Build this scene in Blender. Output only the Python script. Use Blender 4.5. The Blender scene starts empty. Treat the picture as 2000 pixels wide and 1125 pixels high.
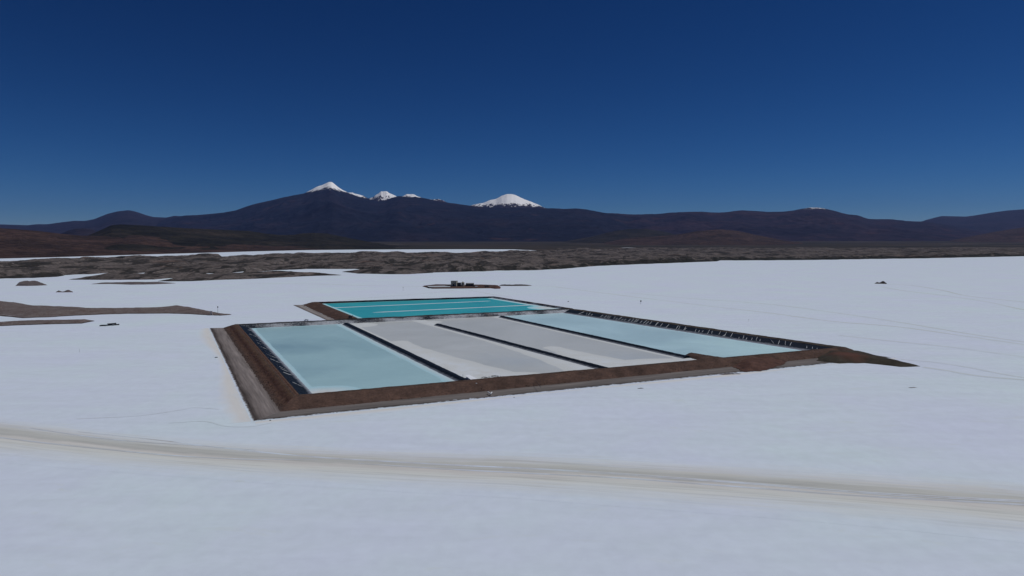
import bpy, bmesh, math, random
import numpy as np
from mathutils import Vector, Matrix

random.seed(7)
scene = bpy.context.scene
COL = scene.collection

# ------------------------------------------------------------------ camera
CAM_H = 100.0
F = 1333.3
HORIZON = 466.0
PITCH = math.atan((562.5 - HORIZON) / F)
cam_data = bpy.data.cameras.new("camera")
cam = bpy.data.objects.new("camera", cam_data)
COL.objects.link(cam)
cam.location = (0, 0, CAM_H)
cam.rotation_euler = (math.radians(90) - PITCH, 0, 0)
cam_data.sensor_width = 36.0
cam_data.lens = 36.0 * F / 2000.0
cam_data.clip_start = 1.0
cam_data.clip_end = 200000.0
scene.camera = cam

# ------------------------------------------------------------------ light
SUN_EL, SUN_AZ = 58.0, 78.0          # azimuth clockwise from +Y (away from the camera)
world = bpy.data.worlds.new("World")
scene.world = world
world.use_nodes = True
wn = world.node_tree
bg = wn.nodes["Background"]
sky = wn.nodes.new("ShaderNodeTexSky")
sky.sky_type = 'NISHITA'
sky.sun_disc = False
sky.sun_elevation = math.radians(SUN_EL)
sky.sun_rotation = math.radians(SUN_AZ)
sky.altitude = 4000
sky.air_density = 1.0
sky.dust_density = 0.0
sky.ozone_density = 6.0
# thin, very dry air at 4000 m: a deeper and more contrasty blue than the model gives
SKY_K = 0.05
sep = wn.nodes.new("ShaderNodeSeparateColor"); comb = wn.nodes.new("ShaderNodeCombineColor")
wn.links.new(sky.outputs[0], sep.inputs[0])
for ch, (pw_, k_) in enumerate(((2.1, 2.1), (1.5, 1.04), (1.3, 1.0))):
    m1 = wn.nodes.new("ShaderNodeMath"); m1.operation = 'MULTIPLY'; m1.inputs[1].default_value = SKY_K
    m2 = wn.nodes.new("ShaderNodeMath"); m2.operation = 'POWER'; m2.inputs[1].default_value = pw_
    m3 = wn.nodes.new("ShaderNodeMath"); m3.operation = 'MULTIPLY'; m3.inputs[1].default_value = k_ / SKY_K
    wn.links.new(sep.outputs[ch], m1.inputs[0]); wn.links.new(m1.outputs[0], m2.inputs[0])
    wn.links.new(m2.outputs[0], m3.inputs[0]); wn.links.new(m3.outputs[0], comb.inputs[ch])
wn.links.new(comb.outputs[0], bg.inputs[0])
bg.inputs[1].default_value = SKY_K
sun_data = bpy.data.lights.new("sun", 'SUN')
sun_data.energy = 2.45
sun_data.angle = math.radians(0.5)
sun_data.color = (1.0, 0.975, 0.94)
sun = bpy.data.objects.new("sun", sun_data)
COL.objects.link(sun)
e, a = math.radians(SUN_EL), math.radians(SUN_AZ)
sdir = Vector((math.cos(e) * math.sin(a), math.cos(e) * math.cos(a), math.sin(e)))
sun.rotation_euler = sdir.to_track_quat('Z', 'Y').to_euler()
sun.location = (0, 0, 3000)
scene.view_settings.view_transform = 'Standard'
scene.view_settings.look = 'None'
scene.view_settings.exposure = 0.0
scene.view_settings.gamma = 1.0
scene.cycles.volume_bounces = 0
scene.cycles.use_denoising = True

# ------------------------------------------------------------------ helpers
def W(px, py, z=0.0):
    """place on the level z that is seen at (px, py) of the photograph"""
    a = (px - 1000.0) / F
    b = -(py - 562.5) / F
    c, s = math.cos(PITCH), math.sin(PITCH)
    dz = -s + b * c
    t = (z - CAM_H) / dz
    return np.array([a * t, (c + b * s) * t])

def D(px, py, dist):
    """x, y and height at forward distance dist seen at (px, py)"""
    a = (px - 1000.0) / F
    b = -(py - 562.5) / F
    c, s = math.cos(PITCH), math.sin(PITCH)
    t = dist / (c + b * s)
    return a * t, dist, CAM_H + (-s + b * c) * t

def srgb(r, g, b):
    f = lambda v: (v / 255 / 12.92) if v / 255 <= 0.04045 else ((v / 255 + 0.055) / 1.055) ** 2.4
    return (f(r), f(g), f(b), 1.0)

LIGHT = 0.62
def alb(r, g, b):
    """albedo of a surface that reads (r, g, b) in full light"""
    c = srgb(r, g, b)
    return tuple(min(0.92, v / LIGHT) for v in c[:3]) + (1.0,)

def hash2(ix, iy, seed):
    h = (ix.astype(np.int64) * 374761393 + iy.astype(np.int64) * 668265263 + seed * 1442695041) & 0xFFFFFFFF
    h = ((h ^ (h >> 13)) * 1274126177) & 0xFFFFFFFF
    h = ((h ^ (h >> 16)) * 2246822519) & 0xFFFFFFFF
    return (h & 0xFFFFFF) / float(0xFFFFFF)

def vnoise(x, y, seed=0):
    x = np.asarray(x, float); y = np.asarray(y, float)
    ix = np.floor(x); iy = np.floor(y)
    fx = x - ix; fy = y - iy
    fx = fx * fx * fx * (fx * (fx * 6 - 15) + 10); fy = fy * fy * fy * (fy * (fy * 6 - 15) + 10)
    a = hash2(ix, iy, seed); b = hash2(ix + 1, iy, seed)
    c = hash2(ix, iy + 1, seed); d = hash2(ix + 1, iy + 1, seed)
    return (a + (b - a) * fx) * (1 - fy) + (c + (d - c) * fx) * fy

def fbm(x, y, octaves=5, seed=0, gain=0.5):
    s = 0; amp = 1; tot = 0
    for i in range(octaves):
        s = s + amp * vnoise(x * 2 ** i + 17.3 * i, y * 2 ** i - 9.1 * i, seed + i)
        tot += amp; amp *= gain
    return s / tot                       # 0..1

def ridged(x, y, octaves=5, seed=0, gain=0.5):
    s = 0; amp = 1; tot = 0
    for i in range(octaves):
        n = 1 - np.abs(2 * vnoise(x * 2 ** i + 5.7 * i, y * 2 ** i + 3.3 * i, seed + i) - 1)
        s = s + amp * n * n; tot += amp; amp *= gain
    return s / tot

def smooth(t):
    t = np.clip(t, 0, 1)
    return t * t * (3 - 2 * t)

def tag(o, label=None, cat=None, group=None, kind=None):
    if label: o["label"] = label
    if cat: o["category"] = cat
    if group: o["group"] = group
    if kind: o["kind"] = kind
    return o

def add_mesh(name, verts, faces, mat, parent=None, smoothed=True, uvs=None):
    me = bpy.data.meshes.new(name)
    verts = np.asarray(verts, dtype=np.float32)
    faces = np.asarray(faces, dtype=np.int32) if not isinstance(faces, list) else faces
    me.from_pydata(verts.tolist() if len(verts) < 2000 or isinstance(faces, list) else verts, [],
                   faces if isinstance(faces, list) else faces)
    if smoothed:
        me.polygons.foreach_set("use_smooth", [True] * len(me.polygons))
    if uvs is not None:
        layer = me.uv_layers.new(name="UVMap")
        idx = np.empty(len(me.loops), dtype=np.int32)
        me.loops.foreach_get("vertex_index", idx)
        layer.data.foreach_set("uv", np.asarray(uvs, dtype=np.float32)[idx].ravel())
    me.materials.append(mat)
    me.update()
    o = bpy.data.objects.new(name, me)
    COL.objects.link(o)
    if parent is not None:
        o.parent = parent
    return o

def grid_faces(nx, ny):
    i = np.arange(nx - 1)[None, :]; j = np.arange(ny - 1)[:, None]
    a = (j * nx + i).ravel()
    return np.stack([a, a + 1, a + nx + 1, a + nx], 1)

def grid_mesh(name, X, Y, Z, mat, parent=None, uvs=None, keep=None):
    ny, nx = X.shape
    V = np.stack([X.ravel(), Y.ravel(), Z.ravel()], 1)
    Fc = grid_faces(nx, ny)
    if keep is not None:
        k = keep.ravel()
        Fc = Fc[k[Fc].any(1)]
        used = np.unique(Fc)
        remap = -np.ones(len(V), int); remap[used] = np.arange(len(used))
        V = V[used]; Fc = remap[Fc]
        if uvs is not None: uvs = uvs[used]
    # orient upward
    p = V[Fc[len(Fc) // 2]]
    n = np.cross(p[1] - p[0], p[3] - p[0])
    if n[2] < 0: Fc = Fc[:, ::-1]
    return add_mesh(name, V, Fc.tolist(), mat, parent, True, uvs)

def empty(name, loc, rz=0.0):
    o = bpy.data.objects.new(name, None)
    COL.objects.link(o)
    o.location = loc; o.rotation_euler = (0, 0, rz)
    o.empty_display_size = 1
    return o

# small solid shapes collected in one bmesh -----------------------------------
def bm_box(bm, c, s, rz=0.0, bev=0.0, taper=1.0, rx=0.0):
    r = bmesh.ops.create_cube(bm, size=1.0)
    vs = r['verts']
    for v in vs:
        if v.co.z > 0: v.co.x *= taper; v.co.y *= taper
    m = Matrix.Translation(c) @ Matrix.Rotation(rz, 4, 'Z') @ Matrix.Rotation(rx, 4, 'X') @ Matrix.Diagonal((s[0], s[1], s[2], 1))
    bmesh.ops.transform(bm, matrix=m, verts=vs)
    if bev:
        es = list({e for v in vs for e in v.link_edges})
        bmesh.ops.bevel(bm, geom=es, offset=bev, segments=2, affect='EDGES')

def bm_cyl(bm, p0, p1, r0, r1=None, seg=12):
    p0 = Vector(p0); p1 = Vector(p1); d = p1 - p0
    r1 = r0 if r1 is None else r1
    r = bmesh.ops.create_cone(bm, cap_ends=True, segments=seg, radius1=r0, radius2=r1, depth=d.length)
    m = Matrix.Translation((p0 + p1) / 2) @ d.to_track_quat('Z', 'Y').to_matrix().to_4x4()
    bmesh.ops.transform(bm, matrix=m, verts=r['verts'])

def bm_obj(name, bm, mat, parent=None, smoothed=False, loc=None, rz=0.0):
    me = bpy.data.meshes.new(name)
    bmesh.ops.recalc_face_normals(bm, faces=bm.faces)
    bm.to_mesh(me); bm.free()
    me.materials.append(mat)
    if smoothed:
        for p in me.polygons: p.use_smooth = True
    o = bpy.data.objects.new(name, me)
    COL.objects.link(o)
    if parent is not None: o.parent = parent
    if loc is not None: o.location = loc
    o.rotation_euler = (0, 0, rz)
    return o

def box_part(name, c, s, mat, parent, bev=0.0, rz=0.0, taper=1.0, rx=0.0):
    bm = bmesh.new(); bm_box(bm, c, s, rz, bev, taper, rx)
    return bm_obj(name, bm, mat, parent)

def cyl_part(name, p0, p1, r, mat, parent, r1=None, seg=12):
    bm = bmesh.new(); bm_cyl(bm, p0, p1, r, r1, seg)
    return bm_obj(name, bm, mat, parent)

# ------------------------------------------------------------------ materials
class NT:
    def __init__(self, name, rough=0.9, spec=0.2):
        self.m = bpy.data.materials.new(name)
        self.m.use_nodes = True
        self.t = self.m.node_tree
        self.b = self.t.nodes["Principled BSDF"]
        self.b.inputs["Roughness"].default_value = rough
        self.b.inputs["Specular IOR Level"].default_value = spec
        g = self.t.nodes.new("ShaderNodeNewGeometry")
        self.pos = g.outputs["Position"]; self.geo = g
    def n(self, kind, **kw):
        nd = self.t.nodes.new(kind)
        for k, v in kw.items(): setattr(nd, k, v)
        return nd
    def link(self, a, b): self.t.links.new(a, b)
    def scaled(self, s, src=None, rot=0.0):
        mp = self.n("ShaderNodeMapping")
        self.link(src or self.pos, mp.inputs[0])
        mp.inputs["Scale"].default_value = s
        mp.inputs["Rotation"].default_value = (0, 0, rot)
        return mp.outputs[0]
    def noise(self, scale=1.0, detail=5, rough=0.55, stretch=None, src=None, dist=0.0, rot=0.0):
        nd = self.n("ShaderNodeTexNoise")
        nd.inputs["Scale"].default_value = 1.0
        nd.inputs["Detail"].default_value = detail
        nd.inputs["Roughness"].default_value = rough
        nd.inputs["Distortion"].default_value = dist
        s = stretch or (1, 1, 1)
        self.link(self.scaled((scale * s[0], scale * s[1], scale * s[2]), src, rot), nd.inputs["Vector"])
        return nd.outputs[0]
    def ramp(self, fac, stops):
        r = self.n("ShaderNodeValToRGB")
        el = r.color_ramp.elements
        while len(el) > 1: el.remove(el[-1])
        el[0].position = stops[0][0]; el[0].color = self._c(stops[0][1])
        for p, c in stops[1:]:
            x = el.new(p); x.color = self._c(c)
        self.link(fac, r.inputs[0])
        return r.outputs[0]
    def _c(self, c):
        if isinstance(c, (int, float)): return (c, c, c, 1)
        return c
    def mix(self, fac, a, b, mode='MIX'):
        m = self.n("ShaderNodeMix", data_type='RGBA', blend_type=mode)
        for inp, v in ((m.inputs[0], fac), (m.inputs[6], a), (m.inputs[7], b)):
            if hasattr(v, "is_linked") or hasattr(v, "links"): self.link(v, inp)
            elif isinstance(v, (int, float)): inp.default_value = v
            else: inp.default_value = v
        return m.outputs[2]
    def math(self, op, a, b=None, c=None, clamp=False):
        m = self.n("ShaderNodeMath", operation=op); m.use_clamp = clamp
        for i, v in enumerate((a, b, c)):
            if v is None: continue
            if hasattr(v, "links"): self.link(v, m.inputs[i])
            else: m.inputs[i].default_value = v
        return m.outputs[0]
    def maprange(self, v, a, b, c=0.0, d=1.0):
        m = self.n("ShaderNodeMapRange")
        self.link(v, m.inputs[0])
        for i, x in enumerate((a, b, c, d)): m.inputs[i + 1].default_value = x
        return m.outputs[0]
    def xyz(self, src=None):
        s = self.n("ShaderNodeSeparateXYZ"); self.link(src or self.pos, s.inputs[0])
        return s.outputs
    def uv(self):
        return self.n("ShaderNodeUVMap").outputs[0]
    def color(self, c):
        if hasattr(c, "links"): self.link(c, self.b.inputs["Base Color"])
        else: self.b.inputs["Base Color"].default_value = c
    def bump(self, h, dist=0.3, strength=0.6):
        b = self.n("ShaderNodeBump")
        b.inputs["Distance"].default_value = dist
        b.inputs["Strength"].default_value = strength
        self.link(h, b.inputs["Height"]); self.link(b.outputs[0], self.b.inputs["Normal"])

SALT = alb(171, 181, 203)
def salt_color(nt):
    """crusted salt: pale, faintly mottled, the same wherever it lies"""
    a = nt.noise(0.010, 6, 0.6, (1, 1, 1))
    c = nt.ramp(a, [(0.32, alb(171, 178, 193)), (0.5, alb(171, 180, 191)), (0.66, alb(171, 183, 190))])
    f = nt.noise(0.16, 6, 0.65, (1, 0.8, 1))
    c = nt.mix(1.0, c, nt.ramp(f, [(0.35, 0.945), (0.62, 1.0)]), 'MULTIPLY')
    m_ = nt.noise(0.035, 7, 0.7, (0.45, 2.2, 1), dist=0.5, rot=0.25)
    c = nt.mix(1.0, c, nt.ramp(m_, [(0.36, 0.95), (0.60, 1.0)]), 'MULTIPLY')
    q_ = nt.noise(0.055, 6, 0.7, (0.5, 1.5, 1), dist=1.0, rot=0.25)
    c = nt.mix(nt.ramp(q_, [(0.60, 0.0), (0.74, 0.5)]), c, alb(165, 172, 170))
    g = nt.noise(0.0042, 4, 0.5, (0.5, 1.4, 1), dist=0.6)
    c = nt.mix(nt.ramp(g, [(0.52, 0.0), (0.72, 0.35)]), c, alb(165, 176, 184))
    return c

def salt_mat():
    nt = NT("salt_crust", 0.85, 0.15)
    nt.color(salt_color(nt))
    nt.bump(nt.noise(0.35, 6, 0.7), 0.06, 0.35)
    return nt.m
M_SALT = salt_mat()

def earth(name, base, dark, light, sc=0.12, bump=0.35, rough=0.95, extra=None):
    nt = NT(name, rough, 0.1)
    n1 = nt.noise(sc, 7, 0.65)
    c = nt.ramp(n1, [(0.28, dark), (0.5, base), (0.75, light)])
    n2 = nt.noise(sc * 9, 5, 0.7)
    c = nt.mix(1.0, c, nt.ramp(n2, [(0.36, 0.72), (0.64, 1.2)]), 'MULTIPLY')
    if extra: c = extra(nt, c)
    nt.color(c)
    nt.bump(nt.noise(sc * 5, 8, 0.7), bump, 0.9)
    return nt.m

M_BERM = earth("berm_earth", alb(66, 52, 46), alb(46, 37, 33), alb(82, 64, 56), 0.08)
M_CREST = earth("crest_earth", alb(62, 50, 44), alb(46, 38, 35), alb(76, 61, 54), 0.10)
M_OLIVE = earth("olive_earth", alb(54, 49, 44), alb(40, 37, 34), alb(66, 60, 54), 0.10)
M_RED = earth("red_earth", alb(68, 50, 44), alb(50, 38, 35), alb(82, 61, 54), 0.2)
M_GRAYEARTH = earth("scrub_earth", alb(78, 72, 72), alb(60, 55, 55), alb(92, 86, 86), 0.10, 0.5)

def island_mat():
    def ex(nt, c):
        m = nt.noise(0.05, 6, 0.6, (0.6, 1.5, 1), dist=1.2)
        c = nt.mix(nt.ramp(m, [(0.66, 0.0), (0.70, 0.8)]), c, alb(150, 152, 156))
        c = nt.mix(1.0, c, nt.ramp(nt.noise(0.7, 6, 0.8), [(0.38, 0.55), (0.62, 1.25)]), 'MULTIPLY')
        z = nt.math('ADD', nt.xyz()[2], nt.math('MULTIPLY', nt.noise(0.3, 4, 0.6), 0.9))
        return nt.mix(nt.maprange(z, 1.25, 0.8), c, alb(36, 33, 33))  # bank foot darkened: wet mud plus the bank's shade, put into the colour
    return earth("island_earth", alb(90, 82, 80), alb(76, 64, 62), alb(98, 92, 91), 0.10, 0.5, 0.95, ex)
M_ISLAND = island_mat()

def liner_mat(name, crust=0.0):
    nt = NT(name, 0.55, 0.10)
    w = nt.noise(0.5, 5, 0.7, (1, 1, 1), dist=1.0)
    c = nt.ramp(w, [(0.3, alb(13, 17, 23)), (0.55, alb(19, 25, 32)), (0.8, alb(38, 45, 53))])
    if crust:
        a = nt.noise(0.42, 8, 0.8, (1, 1, 1), dist=2.6)
        b = nt.noise(0.035, 3, 0.5)
        s = nt.math('ADD', a, nt.math('MULTIPLY', nt.math('SUBTRACT', b, 0.5), 0.5))
        top = nt.maprange(nt.xyz(nt.uv())[1], 0.97, 0.80)
        c = nt.mix(nt.math('MULTIPLY', nt.ramp(s, [(0.49 - 0.03 * crust, 0.0), (0.55, 0.85)]), top), c, alb(150, 154, 160))
        c = nt.mix(nt.ramp(nt.noise(0.09, 5, 0.6), [(0.55, 0.0), (0.75, 0.5)]), c, alb(96, 88, 84))
    else:
        z = nt.xyz()[2]
        k = nt.math('ADD', z, nt.math('MULTIPLY', nt.noise(0.25, 6, 0.7), 1.6))
        c = nt.mix(nt.maprange(k, 2.5, 1.5), c, alb(112, 116, 124))
    nt.color(c)
    nt.bump(nt.noise(0.45, 6, 0.75, dist=1.0), 0.5, 0.8)
    return nt.m
M_LINER = liner_mat("black_liner")
M_LINER_CRUST = liner_mat("crusted_liner", 1.0)
M_WHITE = NT("salt_white", 0.8, 0.2); M_WHITE.color(alb(176, 180, 186)); M_WHITE = M_WHITE.m
M_RIB = NT("rib_salt", 0.8, 0.1); M_RIB.color(alb(146, 150, 154)); M_RIB = M_RIB.m
def shelf_mat(wet):
    nt = NT("salt_shelf", 0.85, 0.15)
    c = nt.ramp(nt.noise(0.07, 6, 0.65), [(0.3, alb(160, 163, 163)), (0.5, alb(169, 174, 177)), (0.72, alb(170, 178, 188))])
    c = nt.mix(1.0, c, nt.ramp(nt.noise(0.9, 4, 0.7), [(0.25, 0.9), (0.75, 1.02)]), 'MULTIPLY')
    at = nt.n("ShaderNodeAttribute"); at.attribute_name = "dry"
    f = nt.math('ADD', at.outputs["Fac"], nt.math('MULTIPLY', nt.math('SUBTRACT', nt.noise(0.35, 5, 0.7), 0.5), 0.5))
    c = nt.mix(nt.maprange(f, 0.15, 1.7), wet, c)
    nt.color(c); nt.bump(nt.noise(0.6, 6, 0.7), 0.12, 0.5)
    return nt.m

def water_mat(name, c_lo, c_hi, patches=(), rough=0.28, spec=0.12, fine=0.06):
    nt = NT(name, rough, spec)
    n1 = nt.noise(0.011, 5, 0.55, (1, 1, 1), dist=0.8)
    c = nt.ramp(n1, [(0.32, c_lo), (0.7, c_hi)])
    for (x, y), r, col, amt in patches:
        p = nt.n("ShaderNodeVectorMath", operation='DISTANCE')
        nt.link(nt.pos, p.inputs[0]); p.inputs[1].default_value = (x, y, 0.5)
        d = nt.math('ADD', p.outputs["Value"], nt.math('MULTIPLY', nt.math('SUBTRACT', nt.noise(0.03, 4, 0.6), 0.5), r * 1.4))
        c = nt.mix(nt.math('MULTIPLY', nt.ramp(nt.maprange(d, r, 0.0), [(0, 0.0), (1, 1.0)]), amt), c, col)
    f = nt.noise(0.10, 6, 0.7, (1, 1, 1), dist=0.4)
    c = nt.mix(1.0, c, nt.ramp(f, [(0.3, 1 - fine), (0.7, 1.0)]), 'MULTIPLY')
    nt.color(c)
    nt.bump(nt.noise(1.2, 3, 0.5), 0.02, 0.12)
    return nt.m

def streak_mat(name, stops, streak_stops, edge=0.18, uscale=0.012, vscale=26.0, bump=0.12, extra=None, one_sided=False):
    """packed track: bands follow the strip (UV: x metres along, y 0..1 across), ragged edges run out into bare salt"""
    nt = NT(name, 0.9, 0.12)
    uv = nt.uv()
    o = nt.xyz(uv)
    base = salt_color(nt)
    wob = nt.noise(0.02, 4, 0.6)
    v = nt.math('ADD', o[1], nt.math('MULTIPLY', nt.math('SUBTRACT', wob, 0.5), 0.26))
    band = nt.ramp(v, stops)
    st = nt.noise(1.0, 5, 0.6, (uscale, vscale, 1), src=uv)
    st2 = nt.noise(1.0, 3, 0.6, (uscale * 0.4, vscale * 0.35, 1), src=uv)
    stc = nt.ramp(nt.math('ADD', nt.math('MULTIPLY', st, 0.6), nt.math('MULTIPLY', st2, 0.4)), streak_stops)
    c = nt.mix(1.0, band, stc, 'MULTIPLY')
    # edge fade
    d = nt.math('MINIMUM', o[1], nt.math('SUBTRACT', 1.0, o[1]))
    rag = nt.math('MULTIPLY', nt.math('SUBTRACT', nt.noise(1.0, 5, 0.7, (uscale * 1.5, vscale * 0.5, 1), src=uv), 0.5), edge * 1.1)
    if one_sided: d = nt.math('SUBTRACT', 1.0, o[1])
    if one_sided: rag = nt.math('MULTIPLY', nt.math('SUBTRACT', nt.noise(0.22, 7, 0.75), 0.5), edge * 1.6)
    fac = nt.ramp(nt.maprange(nt.math('ADD', d, rag), 0.0, edge), [(0.25, 0.0), (0.6, 1.0)] if one_sided else [(0.12, 0.0), (0.9, 1.0)])
    if extra: fac = extra(nt, fac, o)
    nt.color(nt.mix(fac, base, c))
    nt.bump(nt.noise(0.35, 6, 0.7), 0.06, 0.35)
    return nt.m

# ------------------------------------------------------------------ salt flat
def disc_sheet(name, r, z, mat):
    n = 96; V = [(0, 0, z)]
    rings = [300, 1000, 3000, 9000, 25000, r]
    for rr in rings:
        for i in range(n):
            t = 2 * math.pi * i / n; V.append((rr * math.cos(t), rr * math.sin(t), z))
    Fc = [(0, 1 + i, 1 + (i + 1) % n) for i in range(n)]
    for k in range(len(rings) - 1):
        for i in range(n):
            a = 1 + k * n + i; b = 1 + k * n + (i + 1) % n
            Fc.append((a, a + n, b + n, b))
    return add_mesh(name, V, Fc, mat, None, False)
tag(disc_sheet("salt_flat", 70000.0, 0.0, M_SALT), kind="structure")

# ------------------------------------------------------------------ mountains
def rock_mat(name, base, dark, light, snow=None, sc=0.0006, ochre=None, snow_noise=260.0):
    nt = NT(name, 0.95, 0.05)
    n1 = nt.noise(sc, 8, 0.62, (1, 1, 1.5), dist=0.5)
    c = nt.ramp(n1, [(0.30, dark), (0.5, base), (0.72, light)])
    n3 = nt.noise(sc * 7, 6, 0.65)
    c = nt.mix(1.0, c, nt.ramp(n3, [(0.35, 0.55), (0.65, 1.35)]), 'MULTIPLY')
    if ochre:
        c = nt.mix(nt.ramp(nt.noise(sc * 1.6, 6, 0.6), [(0.60, 0.0), (0.70, 0.6)]), c, ochre)
    if snow:
        lo, hi = snow
        z = nt.xyz()[2]
        n2 = nt.noise(0.0030, 9, 0.70, (1, 0.6, 0.22), dist=0.5)
        z2 = nt.math('ADD', z, nt.math('MULTIPLY', nt.math('SUBTRACT', n2, 0.5), snow_noise * 1.6))
        n4 = nt.noise(0.011, 6, 0.75, (1, 0.6, 0.4), dist=0.4)
        z2 = nt.math('ADD', z2, nt.math('MULTIPLY', nt.math('SUBTRACT', n4, 0.5), snow_noise * 1.2))
        c = nt.mix(nt.maprange(z2, lo, hi), c, alb(205, 207, 205))
    nt.color(c)
    nt.bump(nt.noise(sc * 6, 8, 0.65), 60.0, 0.8)
    return nt.m

def mountain(name, label, prof, depth, foot, back, mat, rough_amp=0.05, gully=0.10, nscale=1400.0, power=1.25, seed=1,
             cols=None, rows=70, jag=0.0, base_z=-2.0):
    """a range: its crest line runs at forward distance `depth`, the near foot at `foot`, the hidden foot at `back`"""
    xs = [p[0] for p in prof]; ys = [p[1] for p in prof]
    n = cols or int((xs[-1] - xs[0]) / 2.2) + 2
    px = np.linspace(xs[0], xs[-1], n)
    py = np.interp(px, xs, ys)
    k = np.hanning(5); k /= k.sum()
    pyp = np.pad(py, 2, mode='edge'); py = np.convolve(pyp, k, 'valid')
    py = py + jag * (fbm(px / 9.0, px * 0, 4, seed + 50) - 0.5)
    dep = depth(px) if callable(depth) else np.full(n, float(depth))
    fo = foot(px) if callable(foot) else np.full(n, float(foot))
    bk = dep + back
    c, s = math.cos(PITCH), math.sin(PITCH)
    b = -(py - 562.5) / F
    hc = CAM_H + (-s + b * c) / (c + b * s) * dep
    a = (px - 1000) / F / c
    T = np.concatenate([np.linspace(0, 1, int(rows * 0.72)) ** 0.9, 1 + np.linspace(0.03, 1, rows - int(rows * 0.72))])
    X = np.zeros((len(T), n)); Y = X.copy(); Z = X.copy()
    for j, t in enumerate(T):
        d = fo + (dep - fo) * t if t <= 1 else dep + (bk - dep) * (t - 1)
        Y[j] = d; X[j] = a * d
        Z[j] = (t ** power if t <= 1 else (2 - t) ** 1.3)
    TT = np.repeat(T[:, None], n, 1)
    env = np.where(TT <= 1, TT * (1 - TT) * 4, (TT - 1) * 1.5)
    H = np.maximum(hc, 5)[None, :]
    w = fbm(X / nscale / 2.5, Y / nscale / 2.5, 3, seed + 9) * 2.0
    r = ridged(X / nscale + w, Y / nscale / 1.8, 6, seed) - 0.42
    q = fbm(X / nscale * 0.45, Y / nscale * 0.45, 5, seed + 20) - 0.5
    Z = H * Z + H * env * (gully * r + rough_amp * 2 * q)
    Z = Z + (r * 0.012 * H) * np.clip(1 - np.abs(TT - 1) * 6, 0, 1)
    # taper the outermost columns down so that the range ends as slopes
    Z[0] = base_z; Z[-1] = base_z
    o = grid_mesh(name, X, Y, Z, mat)
    tag(o, label, kind="structure")
    return o

M_FAR = rock_mat("far_rock", alb(29, 27, 33), alb(20, 21, 27), alb(38, 32, 36))
M_MASSIF = rock_mat("massif_rock", alb(18, 21, 30), alb(9, 13, 22), alb(31, 27, 33), snow=(2000, 2060), ochre=alb(54, 40, 38), snow_noise=480)  # rock tinted blue: part of the distance haze put into its colour
M_CONE = rock_mat("cone_rock", alb(28, 25, 28), alb(20, 20, 24), alb(36, 29, 29), snow=(1790, 1830), snow_noise=560)
M_SNOWY = rock_mat("snowy_rock", alb(40, 33, 33), alb(28, 24, 26), alb(60, 46, 44), snow=(2010, 2050), snow_noise=900)
M_RED_RANGE = rock_mat("red_range_rock", alb(29, 25, 32), alb(15, 17, 26), alb(44, 34, 38), ochre=alb(60, 41, 40), snow=(1305, 1325), snow_noise=420)
M_BROWNHILL = rock_mat("brown_hill", alb(50, 41, 37), alb(34, 30, 27), alb(64, 51, 46), sc=0.0022)
M_SHOREHILL = rock_mat("shore_hill", alb(52, 42, 38), alb(36, 31, 28), alb(70, 55, 49), sc=0.0028, ochre=alb(78, 58, 50))
M_DARKHILL = rock_mat("dark_hill", alb(33, 32, 27), alb(22, 23, 20), alb(48, 43, 37), sc=0.0018)

mountain("mountain", "white snow cone standing alone behind the long dark massif",
         [(880, 420), (905, 406), (925, 400), (945, 396), (960, 390), (970, 388), (980, 382), (990, 379), (1000, 379), (1008, 381),
          (1020, 388), (1035, 393), (1048, 398), (1062, 405), (1075, 409), (1095, 422)],
         36000, 27000, 6000, M_CONE, nscale=1500, seed=3, cols=260, rows=120, gully=0.06, jag=1.0)
mountain("mountain", "small ragged snowy summit between the two big white peaks",
         [(655, 392), (676, 380), (685, 376.5), (692, 376), (702, 380), (715, 384), (722, 387), (730, 385.5), (742, 378.5), (747, 374.5), (757, 374), (766, 378), (778, 384),
          (790, 384), (797, 379), (806, 379), (818, 383), (830, 388), (856, 390), (866, 390), (880, 400)],
         33000, 27500, 5000, M_SNOWY, nscale=900, seed=11, cols=260, rows=100, gully=0.10, jag=2.5)
mountain("mountain", "far blue ridge at the right edge of the picture",
         [(1700, 470), (1760, 450), (1790, 434), (1805, 429), (1832, 422), (1880, 423), (1895, 421), (1930, 415), (1960, 411), (2000, 408), (2080, 404), (2160, 407), (2350, 418), (2600, 412), (2900, 424), (3100, 440)],
         38000, 24000, 8000, M_FAR, nscale=2600, seed=21)
mountain("mountain", "low blue ridge with one round top at the left",
         [(-1100, 440), (-700, 431), (-400, 435), (-160, 430), (-60, 434), (0, 438), (30, 439), (60, 440), (78, 438), (100, 438), (120, 435), (150, 431.5), (172, 431.5), (190, 428),
          (215, 418), (235, 413), (257, 410.5), (270, 413), (290, 420), (305, 424), (330, 425), (345, 421.5), (365, 422.5), (400, 426), (450, 440), (500, 458), (540, 472)],
         30000, 17000, 7000, M_FAR, nscale=2200, seed=31)
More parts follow.
